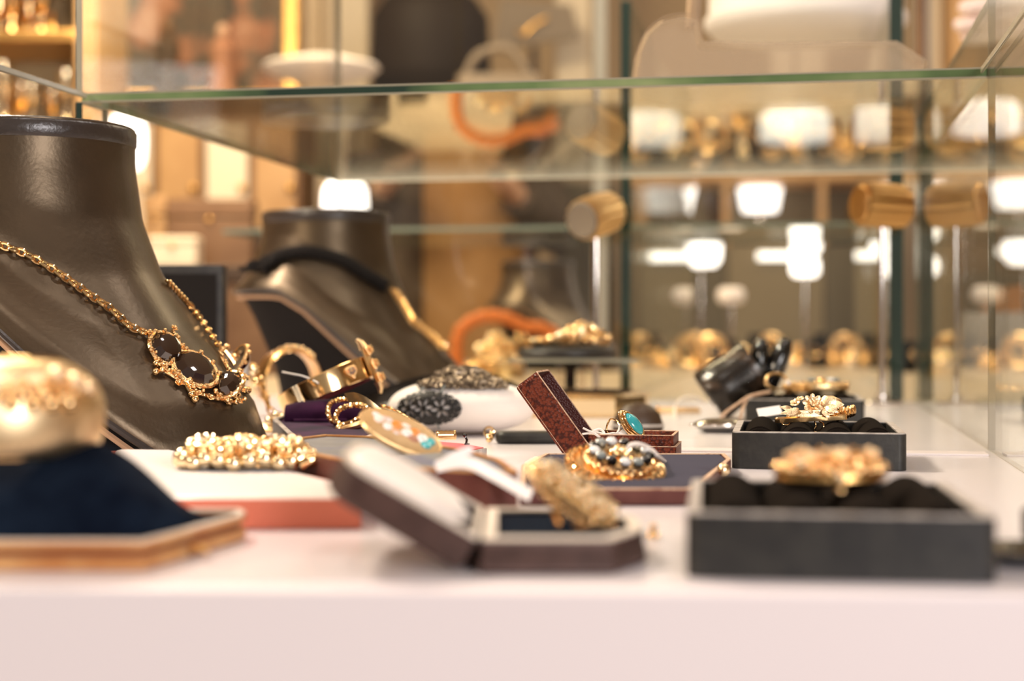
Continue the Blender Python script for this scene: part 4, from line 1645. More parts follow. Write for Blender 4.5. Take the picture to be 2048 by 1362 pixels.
def in_plate(u, v):
    a = math.atan2(v / 13.0, u / 23.0)
    if math.hypot(u / 23.0, v / 13.0) > 1 + .07 * math.cos(16 * a):
        return False
    for hx, hy, ha, la, lb in holes:
        dx, dy = u - hx, v - hy
        x_, y_ = dx * math.cos(ha) + dy * math.sin(ha), -dx * math.sin(ha) + dy * math.cos(ha)
        if (x_ / la) ** 2 + (y_ / lb) ** 2 < 1:
            return False
    return True


b = MB()
vid = {}
for i in range(NU):
    for j in range(NV):
        u0, u1 = -25 + 50 * i / NU, -25 + 50 * (i + 1) / NU
        v0, v1 = -15 + 30 * j / NV, -15 + 30 * (j + 1) / NV
        if in_plate((u0 + u1) / 2, (v0 + v1) / 2):
            f_ = []
            for key, u, v in (((i, j), u0, v0), ((i + 1, j), u1, v0), ((i + 1, j + 1), u1, v1), ((i, j + 1), u0, v1)):
                if key not in vid:
                    vid[key] = len(b.v)
                    b.v.append(tuple(mm(u, v, .0034)))
                f_.append(vid[key])
            b.f.append(tuple(f_))
b.build('medallion', 'black_lace', br, solid=.0009)
b = MB()
for fx in (-13.0, -1.0, 11.0):
    b.sphere(tuple(mm(fx, 0, .0020)), .0013, (1, 1, .8), 8)
for k in range(26):
    a = 2 * PI * k / 26
    b.ring(.0012, .0006, Matrix.Translation(mm(23.0 * math.cos(a), 13.0 * math.sin(a), .0018)) @ Matrix.Rotation(R(75), 4, 'X'), 10, 6)
b.build('looped_edge', 'black_lace', br)
rnd = random.Random(8)


def lace_band(name, pts_fn, n, rows, size, m, parent):
    b = MB()
    for k in range(n):
        for r_ in range(rows):
            c_ = pts_fn(k / (n - 1), (r_ + .5) / rows)
            d_ = size * rnd.uniform(.8, 1.15)
            b.ring(d_, d_ * .36, Matrix.Translation(c_) @ Matrix.Rotation(R(55) + rnd.uniform(-.7, .7), 4, 'X') @ Matrix.Rotation(rnd.uniform(-.6, .6), 4, 'Y'), 10, 6)
            if (k + r_) % 3 == 0:
                b.flower(tuple(c_ + Vector((0, -.0006, .0010))), (rnd.uniform(-.5, .5), -.6, .8), size * 1.15, 6, seed=k)
    return b.build(name, m, parent)


lace_band('lace_band', lambda f, g: lift(-R(135) + R(95) * f, R(44) + R(34) * g, .0030), 26, 4, .0024, 'grey_lace', br)
lace_band('lace_band', lambda f, g: lift(-R(150) + R(130) * f, R(74) + R(12) * g, .0040 + .004 * g), 20, 4, .0027, 'grey_lace', br)
b = MB()
for u in (-9, 9):
    b.tube([mm(u, 12, .003), mm(u * 1.03, 16, .003), mm(u * 1.05, 20, .003)], .0007, 6)
b.tube([mm(6, -12, .003), mm(7, -15, .003), mm(6, -18, .003)], .0007, 6)
b.build('links', 'grey_stone', br)

# second lace piece behind
o = W(1000, 800, 1.36)
t = thing('filigree_bracelet', 'long tarnished filigree bracelet heaped behind the white cushion', 'bracelet', (o.x, o.y, .0003), TH)
lace_band('links', lambda f, g: Vector((-.062 + .105 * f, .016 * (g - .5) * 2, .0045 + (.023 + .007 * math.sin(f * 9)) * max(.02, 1 - abs(2 * f - .95)) ** .6 * (.45 + .55 * math.sin(PI * g)) + .002 * rnd.random())), 30, 5, .0027, 'grey_lace', t)
b = MB()
b.loft([[(-.06 + .108 * f, -.018 * s, .0002), (-.06 + .108 * f, .018 * s, .0002), (-.06 + .108 * f, .012 * s, .034 * max(.02, 1 - abs(2 * f - .95)) ** .6 + .001), (-.06 + .108 * f, -.012 * s, .034 * max(.02, 1 - abs(2 * f - .95)) ** .6 + .001)]
        for f, s in [(k / 14, 1 - .6 * abs(2 * k / 14 - 1) ** 3) for k in range(15)]])
b.build('backing', 'bust_base', t)

# tortoise cuff at the foot of bust 2 and gold pile
o = W(815, 655, 1.26)
t = thing('bangle', 'dark tortoise bangle with gold dots lying against the base of the rear bust', 'bangle', (o.x, o.y, .0003), TH)
mxr = Matrix.Translation((0, 0, .0182)) @ Matrix.Rotation(-R(16), 4, 'Y') @ Matrix.Rotation(R(14), 4, 'X')
b = MB()
rings = []
for i in range(49):
    a = 2 * PI * i / 48
    rings.append([((.0345 + dr) * math.cos(a), (.027 + dr) * math.sin(a), z) for dr, z in ((0, -.0075), (.003, -.006), (.0035, 0), (.003, .006), (0, .0075), (-.001, 0))])
b.loft(rings, mxr, False, False)
b.build('band', 'black_gloss2', t, smooth=1)
b = MB()
for k in range(18):
    a = -R(160) + R(130) * k / 17
    b.sphere(tuple(mxr @ Vector((.0382 * math.cos(a), .0308 * math.sin(a), .003 * math.sin(k * 2.0)))), .0013, seg=7)
b.build('gold_dots', 'gold_dark', t)

# ================================================================ gilded octagonal box
o = W(1150, 836, 1.295)
t = thing('octagonal_box', 'pale gold octagonal box with dark well behind the red ring box', 'box', (o.x, o.y, .0003), TH - R(7))
w_, d_, c_ = .115, .140, .024
oc = [(-w_ / 2 + c_, 0), (w_ / 2 - c_, 0), (w_ / 2, c_), (w_ / 2, d_ - c_), (w_ / 2 - c_, d_), (-w_ / 2 + c_, d_), (-w_ / 2, d_ - c_), (-w_ / 2, c_)]
b = MB()
q_ = inset(oc, .012)
q2 = inset(oc, .014)
b.loft([[(x, y, 0) for x, y in oc], [(x, y, .0168) for x, y in oc], [(x, y, .0190) for x, y in q_], [(x, y, .0192) for x, y in q2], [(x, y, .008) for x, y in q2]])
b.build('body', 'brass_glass', t, smooth=.2)
MB().openbox(inset(oc, .0138), .0006, .0190, .0050, .0040).build('felt_lining', 'dark_inside', t)
b = MB().box((0, -.0006, .0085), (.066, .0012, .0120))
b.build('front_plate', 'brass_pale', t, bevel=.0004)
MB().band(inset(oc, -.0006), .002, .0002, .0030).build('foot_rim', 'gold_satin', t)

# ================================================================ acrylic riser with pad and nugget bracelet
o = W(1145, 655, 1.485)
t = thing('riser', 'clear acrylic riser table carrying the oval leather pad', 'riser', (o.x, o.y, .0003), TH)
b = MB().prism(rrect(.122, .075, .004), .0425, .0455)
b.build('platform', 'acrylic', t, bevel=.0006)
b = MB().band(rrect(.1224, .0754, .004), .0009, .0424, .0456)
b.build('platform_edge', 'edge_pale', t)
for x in (-.012, .008):
    b = MB().prism(rrect(.0075, .0075, .0008, 3, x, -.012), 0, .0425)
    b.build('leg', 'acrylic', t, bevel=.0005)
b = MB().box((-.002, .004, .018), (.010, .006, .036))
b.build('centre_post', 'black_gloss', t, bevel=.0005)
t = thing('pad', 'black oval leather pad on the clear riser', 'pad', (o.x - RGT.x * .006, o.y, .0460), TH)
MB().lathe([(.01, 0), (.9, 0), (1, .003), (.97, .0075), (.8, .0105), (.02, .0115)], 44, Matrix.Diagonal((.0470, .030, 1, 1))).build('pad', 'black_leather', t, smooth=1)
b = MB().ring(1, .025, Matrix.Translation((0, 0, .0040)) @ Matrix.Diagonal((.0470, .030, .05, 1)), 44, 8)
b.build('piping', 'bust_lip', t)
o2 = W(1140, 655, 1.48)
t = thing('bracelet', 'twisted gold nugget bracelet on the oval pad of the clear riser', 'bracelet', (o2.x, o2.y, .0575), TH)
rnd = random.Random(21)
for k in range(9):
    b = MB()
    x0_ = -.031 + .0072 * k
    hgt = .004 + .018 * math.exp(-((k - 5) / 2.6) ** 2)
    pts = [(x0_ - .006, rnd.uniform(-.010, -.004), .0030), (x0_ + .001, rnd.uniform(-.009, 0), hgt * .7 + .003), (x0_ + .007, rnd.uniform(-.004, .006), hgt), (x0_ + .012, rnd.uniform(-.004, .008), hgt * .55 + .003)]
    b.tube(smooth_path(pts, 6), lambda f: .0026 + .0010 * math.sin(f * 9), 9)
    b.build('nugget_link', 'gold' if k % 3 else 'gold_pale', t)
b = MB()
for k in range(12):
    b.sphere((-.034 + .0062 * k, .002 * math.sin(k * 1.8), .0032), .0032, seg=8)
b.build('bead_row', 'gold_dark', t)

# coral rope and gold pile left of it
o = W(985, 655, 2.42)
t = thing('coral_necklace', 'orange coral rope looped over the gold pile beside the clear riser', 'necklace', (o.x, o.y, .0052), TH)
b = MB()
pts = smooth_path([(-.036, .002, .004), (-.037, 0, .026), (-.034, 0, .044), (-.022, .002, .056), (-.004, .004, .062), (.016, .006, .059), (.034, .010, .050), (.050, .016, .049), (.068, .022, .040)], 10)
t.scale = (1.5, 1.5, 1.42)
for i, p in enumerate(resample(pts, .0044)):
    b.sphere(tuple(p), .0068 + .0010 * math.sin(i * 2.1), (1, 1, 1), 9)
b.build('coral_beads', 'coral', t)
o = W(1000, 655, 2.33)
t = thing('gold_chains', 'heap of pale gold chain and beads beneath the orange coral rope', 'chain', (o.x, o.y, .0003), TH)
t.scale = (1.5, 1.5, 1.35)
rnd = random.Random(4)
b = MB()
for k in range(44):
    f = rnd.random()
    b.sphere((-.022 + .044 * f, rnd.uniform(-.012, .012), .010 + .038 * math.sin(PI * min(1, .18 + f * .75)) * rnd.random()), rnd.uniform(.0030, .0062), seg=8)
b.build('beads', 'gold_pale', t)
b = MB()
b.chain(smooth_path([(-.024, -.010, .010), (-.006, -.014, .040), (.010, -.012, .034), (.022, -.008, .046), (.030, -.004, .030)], 14), .0060, .0013)
b.build('chain', 'gold', t)
b = MB().lathe([(.001, 0), (.026, 0), (.022, .026), (.010, .040), (.001, .042)], 20, None, 1, .5)
b.build('core', 'gold_dark', t)

# ================================================================ black shiny cuff
o = W(1487, 836, 1.295)
t = thing('bangle', 'wide polished black open bangle lying on its side behind the rear ring tray', 'bangle', (o.x, o.y, .0003), TH)
bl = Vector((o.x, o.y, .0003))
inv = (Matrix.Translation(bl) @ Matrix.Rotation(TH, 4, 'Z')).inverted()
ctr = inv @ W(1466, 786, 1.285)
dax = Vector((.84, -.12, .50)).normalized()
mxr = axes(ctr, Vector((.4, -.6, -.6)), None, dax)
b = MB()
prof = [(.0150, -.0230), (.0180, -.0225), (.0196, -.0190), (.0186, -.0060), (.0176, .0060), (.0184, .0170), (.0178, .0205), (.0150, .0210), (.0140, .0100), (.0140, -.0100), (.0150, -.0230)]
rings = [[(r * (1 + .05 * math.cos(3 * a)) * math.cos(a), r * .92 * math.sin(a), z) for a in [2 * PI * i / 48 for i in range(48)]] for r, z in prof]
b.loft(rings, mxr @ Matrix.Diagonal((1.22, 1.22, 1.08, 1)), False, False)
low = min(p[2] for p in b.v)
t.location.z = .0004 - low
b.build('band', 'black_gloss2', t, smooth=.9)
for px, py, tilt, hh, ww in ((1519, 742, 4, .0185, .0080), (1556, 748, 22, .0215, .0092)):
    c = inv @ W(px, py, 1.285)
    b = MB()
    b.lathe([(.02, -1), (.55, -.93), (.85, -.6), (1, 0), (.85, .6), (.55, .93), (.02, 1)], 28, Matrix.Translation(c) @ Matrix.Rotation(R(tilt), 4, 'Y') @ Matrix.Translation((0, 0, -.006)) @ Matrix.Diagonal((ww, .0120, hh * 1.25, 1)))
    b.build('terminal', 'black_gloss', t, smooth=1)
pts = [W(1410, 806, 1.33), W(1388, 794, 1.33), W(1362, 798, 1.33), W(1350, 815, 1.335), on(1352, 838)]
t2 = thing('thread_loop', 'white thread loop arching left of the black bangle', 'thread', on(1352, 838) + Vector((0, 0, .0003)))
b = MB().tube([p - Vector(t2.location) for p in smooth_path(pts, 8)], .0012, 7)
b.build('thread', 'string', t2)
pts = [on(1395, 808), W(1385, 796, 1.36), W(1375, 800, 1.36), on(1372, 824)]

# flat things on the white deck
o = on(1356, 826)
t = thing('gold_bar_pin', 'thin flat gold bar pin between the octagonal box and the black bangle', 'pin', (o.x, o.y, .0003), TH + R(3))
MB().prism(rrect(.040, .008, .003), 0, .0034).build('bar', 'gold_satin', t, bevel=.0008)
b = MB()
b.tube([(-.017, -.001, .0042), (.018, -.001, .0046)], .0007, 6)
b.sphere((-.018, -.001, .0046), .0015, seg=8)
b.build('pin', 'gold', t)
o = on(1442, 866)
t = thing('metal_case', 'lens shaped polished dark metal case left of the focused ring tray', 'case', (o.x, o.y + .006, .0003), TH)
MB().lathe([(.02, 0), (.6, .0003), (.92, .0032), (1, .0052), (.90, .0074), (.55, .0094), (.02, .0100)], 44, Matrix.Diagonal((.0205, .0150, 1, 1))).build('case', 'steel', t, smooth=1)
b = MB().ring(1, .035, Matrix.Translation((0, 0, .0052)) @ Matrix.Diagonal((.0203, .0148, .028, 1)), 44, 8)
b.sphere((-.0218, -.001, .0050), .0014, seg=8)
b.build('rim', 'chrome', t)
o = on(1068, 888)
t = thing('spectacle_case', 'flat black slip case with gold snap lying under the raised red lid', 'case', (o.x, o.y + .006, .0003), TH)
MB().prism(rrect(.052, .020, .007), 0, .0075).build('body', 'black_leather', t, bevel=.0025)
b = MB()
b.sphere((-.0285, -.004, .0050), .0026, (.8, .8, 1.2), 9)
b.sphere((-.0300, -.006, .0026), .0022, seg=8)
b.ring(.0030, .0008, Matrix.Translation((-.0300, -.004, .0075)) @ Matrix.Rotation(R(80), 4, 'X'), 14, 7)
b.build('snap', 'gold', t)
o = on(1292, 862)
t = thing('leather_pouch', 'small domed olive leather pouch behind the turquoise ring', 'pouch', (o.x - .006, o.y, .0003), TH)
MB().lathe([(.01, 0), (.95, 0), (1, .003), (.85, .012), (.5, .0185), (.02, .0205)], 36, Matrix.Diagonal((.0190, .0130, 1, 1))).build('body', 'wood_dark', t, smooth=1)
MB().ring(1, .03, Matrix.Translation((0, 0, .004)) @ Matrix.Diagonal((.0192, .0132, .03, 1)), 40, 7).build('seam', 'leather_edge', t)

# dark dish and knob cut by the right edge of the picture
o = on(2062, 1128)
t = thing('ring_dish', 'dark round dish with black knob beside the large front ring tray', 'dish', (o.x, o.y, .0003), TH)
MB().lathe([(.0005, 0), (.009, 0), (.0165, .0028), (.0180, .0050), (.0172, .0050), (.0090, .0022), (.0005, .0018)], 44).build('dish', 'black_gloss', t, smooth=.9)
MB().lathe([(.0005, .0018), (.0055, .0018), (.0062, .006), (.0085, .0085), (.0085, .0165), (.0065, .018), (.0005, .0182)], 32, Matrix.Translation((.006, 0, 0))).build('knob', 'bust_base', t, bevel=.0004)


# ================================================================ chrome bracelet stands
def roll_stand(label, px, zc, top_y, rz, tilt, ridges, flat_end):
    o = W(px, 655, zc)
    hz = HC + (CY - top_y) / F * zc
    t = thing('bracelet_stand', label, 'display stand', (o.x, o.y, .0003), rz, 'chrome bracelet stands')
    MB().lathe([(.0005, 0), (.0185, 0), (.0190, .0025), (.0175, .0045), (.0050, .0052), (.0005, .0052)], 40).build('foot', 'chrome', t, smooth=.6)
    MB().tube([(0, 0, .005), (0, 0, hz * .5), (0, 0, hz - .018)], .0036, 18).build('pole', 'chrome', t)
    MB().lathe([(.0005, 0), (.0058, 0), (.0066, .003), (.0058, .006), (.0005, .0064)], 20, Matrix.Translation((0, 0, .0048))).build('collar', 'chrome', t)
    mxh = Matrix.Translation((0, 0, hz)) @ Matrix.Rotation(tilt, 4, 'Y') @ Matrix.Rotation(R(90), 4, 'Y')
    L_, r_ = .0480, .0205
    b = MB()
    seg = 72
    rings = []
    for k in range(11):
        z = -L_ / 2 + L_ * k / 10
        e = 1 - .06 * (abs(k - 5) / 5) ** 4
        ring = []
        for i in range(seg):
            a = 2 * PI * i / seg
            rr = r_ * e * (1 + .13 * (abs(math.sin(a * ridges / 2)) ** .7 - .6))
            ring.append((rr * math.cos(a), rr * math.sin(a), z))
        rings.append(ring)
    b.loft(rings, mxh, True, True)
    hd = b.build('ribbed_roll', 'gold_dark' if ridges == 14 else 'gold_satin', t, smooth=.6)
    for s in (-1, 1):
        b = MB().lathe([(.0005, 0), (.0165, 0), (.0178, .0008), (.0165, .0022), (.0140, .0016), (.0005, .0014)], 40, mxh @ Matrix.Translation((0, 0, s * L_ / 2)) @ Matrix.Rotation(0 if s > 0 else PI, 4, 'X'))
        b.build('end_disc', flat_end, hd)
    return t


roll_stand('chrome pole stand with ribbed gold bracelet roll beside the right glass pane', 1764, 1.50, 412, TH + R(20), R(2), 14, 'gold_dark')
roll_stand('chrome pole stand with fluted bracelet roll behind the nugget bracelet', 1192, 1.548, 432, TH - R(128), R(14), 16, 'grey_brown')


# ================================================================ the shop behind: room shell
def shell(name, lo, hi, m):
    lo, hi = Vector(lo), Vector(hi)
    b = MB().box((lo + hi) / 2, hi - lo)
    return structure(b.build(name, m, None, smooth=0))


RX0, RX1, RY0, RY1, RZ0, RZ1 = -3.4, 3.0, -1.6, 5.6, -.80, 2.05
shell('floor', (RX0, RY0, RZ0 - .05), (RX1, RY1, RZ0), 'shop_floor')
shell('ceiling', (RX0, RY0, RZ1), (RX1, RY1, RZ1 + .05), 'shop_ceiling')
shell('wall_back', (RX0, RY1, RZ0), (RX1, RY1 + .1, RZ1), 'shop_wall')
shell('wall_left', (RX0 - .1, RY0, RZ0), (RX0, RY1, RZ1), 'shop_wall')
shell('wall_right', (RX1, RY0, RZ0), (RX1 + .1, RY1, RZ1), 'shop_wall')


def S(zc):
    return zc / F


def zz(py, zc):
    return HC + (CY - py) / F * zc


def unit(name, label, cat, px0, px1, top, zc, depth, group=None):
    """Empty at floor level for a piece of furniture that spans px0..px1 and rises to row TOP; returns it, its width and height."""
    c = W((px0 + px1) / 2, 655, zc)
    t = thing(name, label, cat, (c.x, c.y, RZ0 + .0005), TH, group)
    return t, (px1 - px0) * S(zc), zz(top, zc) - RZ0


def fpart(t, name, m, x0, x1, z0, z1, y0=0.0, y1=.02, bevel=.002):
    b = MB().box(((x0 + x1) / 2, (y0 + y1) / 2, (z0 + z1) / 2), (x1 - x0, y1 - y0, z1 - z0))
    return b.build(name, m, t, bevel=bevel)


def pilaster(n, px0, px1, zc, m, d=.12):
    c = W((px0 + px1) / 2, 655, zc)
    w = (px1 - px0) * S(zc)
    b = MB().box((0, d / 2, (RZ1 - RZ0) / 2), (w, d, RZ1 - RZ0 - .002))
    b.box((0, d / 2 - .01, .06), (w + .02, d + .02, .12))
    o = b.build('trim_%d' % n, m, None, mx=Matrix.Translation((c.x, c.y, RZ0 + .001)) @ Matrix.Rotation(TH, 4, 'Z'))
    return structure(o)


pilaster(1, 604, 735, 4.9, 'cream_wall')
pilaster(2, 1545, 1650, 4.9, 'cream_wall')
pilaster(3, 1112, 1180, 4.9, 'cream_wall')
pilaster(4, 1848, 1900, 4.6, 'cream_wall')
pilaster(5, 582, 603, 4.8, 'wood_light', .06)
pilaster(6, 1902, 1948, 4.3, 'wood_light', .10)

# sideboard with the dark painting on the left
t, w, h = unit('sideboard', 'brown wooden sideboard with cream panels carrying the dark oil painting', 'sideboard', 215, 600, 192, 3.7, .3)
fpart(t, 'carcass', 'wood', -w / 2, w / 2, 0, h - .03, 0, .32)
fpart(t, 'worktop', 'wood_dark', -w / 2 - .01, w / 2 + .01, h - .029, h, -.02, .33)
for k in range(4):
    x = -w / 2 + w * (k + .5) / 4
    f = fpart(t, 'door', ('cream_wall', 'wood_light')[k % 2], x - w * .105, x + w * .105, h - .37, h - .07, -.015, .0)
    MB().sphere((x + w * .08, -.022, h - .22), .010, seg=10).build('knob', 'gilt', f)
    f = fpart(t, 'drawer', 'wood_dark', x - w * .11, x + w * .11, h - .52, h - .39, -.015, .0)
    MB().sphere((x, -.022, h - .455), .010, seg=10).build('knob', 'gilt', f)
c = W(410, 192, 3.88)
h_side = h
c.z = RZ0 + h
t = thing('painting', 'dark oil painting in wide gilt frame standing on the brown sideboard', 'painting', (c.x, c.y, c.z + .0005), TH)
pw, ph_ = 375 * S(3.88), .36
b = MB()
b.band([(-pw / 2, 0), (pw / 2, 0), (pw / 2, ph_), (-pw / 2, ph_)], .035, -.012, .02, Matrix.Rotation(R(90), 4, 'X'))
b.build('frame', 'gilt', t, bevel=.004)
b = MB().box((0, 0, ph_ / 2), (pw - .06, .012, ph_ - .06))
b.build('canvas', 'painting', t)
for px, top, w_, m, lab in ((335, 60, 60, 'wood_dark', 'tall dark wooden figurine with draped robe before the oil painting'), (445, 70, 62, 'terracotta', 'pale terracotta draped figurine before the oil painting')):
    c = W(px, 192, 3.76)
    hh = zz(top - 30, 3.76) - c.z
    c.z = RZ0 + h_side
    t = thing('figurine', lab, 'figurine', (c.x, c.y, c.z + .0005), TH)
    r0 = w_ * S(3.6) / 2
    MB().lathe([(.001, 0), (r0 * 1.1, 0), (r0, hh * .08), (r0 * .7, hh * .45), (r0 * .95, hh * .66), (r0 * .4, hh * .8), (.001, hh * .81)], 20).build('robe', m, t)
    MB().sphere((0, 0, hh * .90), hh * .10, (.8, .8, 1), 12).build('head', 'skin' if m == 'terracotta' else 'wood', t)

# gilded cabinet on the far left
t, w, h = unit('glazed_cabinet', 'honey coloured cabinet filled with glittering gilt wares at far left', 'cabinet', -330, 172, -60, 2.9, .3)
zb = [zz(258, 2.9) - RZ0, zz(60, 2.9) - RZ0]
fpart(t, 'back_panel', 'honey_panel', -w / 2, w / 2, 0, h, .24, .26)
fpart(t, 'base', 'wood_light', -w / 2, w / 2, 0, zb[0] - .10, 0, .24)
for s in (-1, 1):
    fpart(t, 'side_panel', 'wood_light', s * w / 2 - .02, s * w / 2 + .02, 0, h, 0, .24)
for z in zb:
    s_ = fpart(t, 'shelf', 'gilt', -w / 2 + .02, w / 2 - .02, z - .02, z, 0, .238)
fpart(t, 'gilt_moulding', 'gilt', -w / 2, w / 2, zb[0] - .095, zb[0] - .045, -.012, .0, .006)
fpart(t, 'cornice', 'gilt', -w / 2 - .02, w / 2 + .02, h, h + .05, -.02, .26, .008)
cup = None
rnd = random.Random(2)
kinds = []
for k in range(13):
    row = k % 2
    if k == 8:
        continue
    px = 2 + 124 * (k // 2) / 6 + rnd.uniform(-6, 6)
    zc = 2.93 + .06 * (k % 3)
    c = W(px, 655, zc)
    z = RZ0 + zb[row] + .0015
    c = Vector((c.x, c.y, z))
    hh = rnd.uniform(.07, .13) if row == 0 else rnd.uniform(.06, .085)
    r0 = rnd.uniform(.014, .022)
    if k % 3 == 2:
        t = thing('gilt_statuette', 'small gilt statuette among the wares of the honey coloured cabinet', 'statuette', c, TH, 'gilt statuettes in the honey cabinet')
        MB().lathe([(.001, 0), (r0, 0), (r0, hh * .1), (r0 * .5, hh * .15), (r0 * .75, hh * .5), (r0 * .4, hh * .78), (.001, hh * .8)], 14).build('body', 'gilt', t)
        MB().sphere((0, 0, hh * .88), hh * .10, seg=9).build('head', 'gilt', t)
    else:
        t = thing('gilt_cup', 'small shiny gilt cup on a shelf of the honey coloured cabinet', 'cup', c, TH, 'gilt cups in the honey cabinet')
        MB().lathe([(.001, 0), (r0 * .9, 0), (r0 * .8, hh * .06), (r0 * .22, hh * .2), (r0 * .22, hh * .45), (r0 * .9, hh * .6), (r0 * 1.05, hh), (r0 * .95, hh), (r0 * .8, hh * .62), (.001, hh * .55)], 18).build('bowl', 'gold' if k % 2 else 'gold_pale', t)
        MB().ring(r0 * .8, r0 * .12, Matrix.Translation((0, 0, hh * .62)), 18, 6).build('collar', 'gold', t)

# low table behind the busts with boxes
t, w, h = unit('side_table', 'dark brown table with small boxes behind the large bust', 'table', 205, 640, 532, 2.9, .3)
fpart(t, 'table_top', 'wood_dark', -w / 2, w / 2, h - .03, h, 0, .35)
for sx in (-1, 1):
    for y in (.02, .30):
        fpart(t, 'leg', 'wood_dark', sx * (w / 2 - .03) - .02, sx * (w / 2 - .03) + .02, 0, h - .031, y, y + .04)
fpart(t, 'apron', 'wood', -w / 2 + .05, w / 2 - .05, h - .20, h - .031, .01, .03)
for px0, px1, top, m, lab, zc in ((296, 392, 474, 'cream_wall', 'cream box standing on the dark brown table', 2.98), (286, 330, 392, 'wood_light', 'tall honey wood box at the back of the dark brown table', 3.12),
                                  (333, 505, 398, 'wood', 'wide brown wooden chest behind the cream box', 3.10), (512, 585, 455, 'wood_dark', 'small dark chest beside the cap of the rear bust', 3.05)):
    c = W((px0 + px1) / 2, 655, zc)
    t2 = thing('box', lab, 'box', (c.x, c.y, RZ0 + h + .0015), TH)
    bw_, bh_ = (px1 - px0) * S(zc), zz(top, zc) - (RZ0 + h)
    MB().box((0, .03, bh_ * .36), (bw_, .06, bh_ * .72)).build('body', m, t2, bevel=.003)
    MB().box((0, .03, bh_ * .865), (bw_ + .003, .063, bh_ * .26)).build('lid', m, t2, bevel=.004)
    MB().sphere((0, -.002, bh_ * .70), .006, seg=8).build('catch', 'gilt', t2)

# wall shelf on the right with frames and boxes
t, w, h = unit('shelf_unit', 'tall brown shelf unit full of dark boxes behind the right of the case', 'shelf unit', 1262, 1838, 150, 4.1, .3)
zb = [zz(y, 4.1) - RZ0 for y in (460, 345, 272)]
fpart(t, 'back_panel', 'olive', -w / 2, w / 2, 0, h, .26, .28)
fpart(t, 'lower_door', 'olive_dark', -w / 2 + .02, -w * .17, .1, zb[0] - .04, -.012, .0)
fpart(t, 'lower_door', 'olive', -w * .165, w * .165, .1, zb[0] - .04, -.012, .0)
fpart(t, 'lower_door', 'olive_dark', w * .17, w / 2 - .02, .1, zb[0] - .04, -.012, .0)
for x in (-w / 2 + .01, -w * .1675, w * .1675, w / 2 - .01):
    fpart(t, 'upright', 'wood_light', x - .008, x + .008, 0, h, 0, .04)
for z in zb:
    s_ = fpart(t, 'shelf', 'wood_light', -w / 2 + .02, w / 2 - .02, z - .022, z, 0, .255)
fpart(t, 'strip_light', 'strip', -w / 2 + .36, -w / 2 + .48, zb[1] - .185 + .012, zb[1] - .170 + .012, -.02, -.002)
fpart(t, 'strip_light', 'strip', -w / 2 + .05, -w / 2 + .16, zb[0] - .075, zb[0] - .055, -.03, -.013)
fpart(t, 'strip_light', 'strip', -w / 2 + .33, -w / 2 + .47, zb[0] - .080, zb[0] - .060, -.03, -.013)
hs = h
rnd = random.Random(17)
for row, (py, zc) in enumerate(((345, 4.16), (272, 4.16))):
    px = 1285
    while px < 1715:
        wpx = rnd.uniform(34, 58)
        hp = rnd.uniform(36, 50)
        c = W(px + wpx / 2, 655, zc)
        k = rnd.randrange(4)
        m = ('wood_dark', 'wood', 'grey_brown', 'steel')[k]
        lab = ('small dark wooden box on the brown shelf unit', 'small reddish brown box on the brown shelf unit', 'small grey brown card box on the brown shelf unit', 'small metallic box on the brown shelf unit')[k]
        t2 = thing('box', lab, 'box', (c.x, c.y, RZ0 + zb[1 + row] + .0015), TH, ('dark', 'reddish', 'grey', 'metallic')[k] + ' boxes on the shelf unit')
        bw_, bh_ = (wpx - 3) * S(zc), hp * S(zc)
        MB().box((0, .04, bh_ * .4), (bw_, .08, bh_ * .8)).build('body', m, t2, bevel=.003)
        MB().box((0, .04, bh_ * .9), (bw_ + .003, .083, bh_ * .19)).build('lid', m, t2, bevel=.003)
        MB().sphere((0, -.006, bh_ * .5), .007, seg=8).build('clasp', 'gilt', t2)
        px += wpx + rnd.uniform(0, 6)
c = W(1440, 655, 4.26)
t2 = thing('vase', 'dark flared pot between two glowing shades on the shelf unit', 'vase', (c.x, c.y, RZ0 + zb[0] + .0015), TH)
r0 = 37 * S(4.18)
hv = zz(362, 4.18) - zz(420, 4.18)
MB().lathe([(.001, 0), (r0 * .55, 0), (r0 * .6, .04), (r0, zb[1] - zb[0] - .045), (r0 * .9, zb[1] - zb[0] - .045), (r0 * .5, .05), (.001, .045)], 24).build('pot', 'wood_dark', t2)
for px, ww in ((1340, 105), (1520, 88)):
    c = W(px, 655, 4.25)
    t2 = thing('shelf_lamp', 'white glowing lampshade %s the dark pot on the shelf unit' % ('left of' if px < 1440 else 'right of'), 'lamp', (c.x, c.y, RZ0 + zb[0] + .0015), TH)
    r0 = ww * S(4.17) / 2
    z1 = zz(420, 4.17) - (RZ0 + zb[0])
    z2 = zb[1] - zb[0] - .03
    MB().lathe([(.001, 0), (.03, 0), (.028, .01), (.008, .014), (.008, z1 + .01), (.001, z1 + .01)], 16).build('base', 'chrome', t2)
    MB().lathe([(.001, z1), (r0 * .8, z1), (r0, z2), (.001, z2)], 28).build('lamp_shade', 'lamp_white', t2)

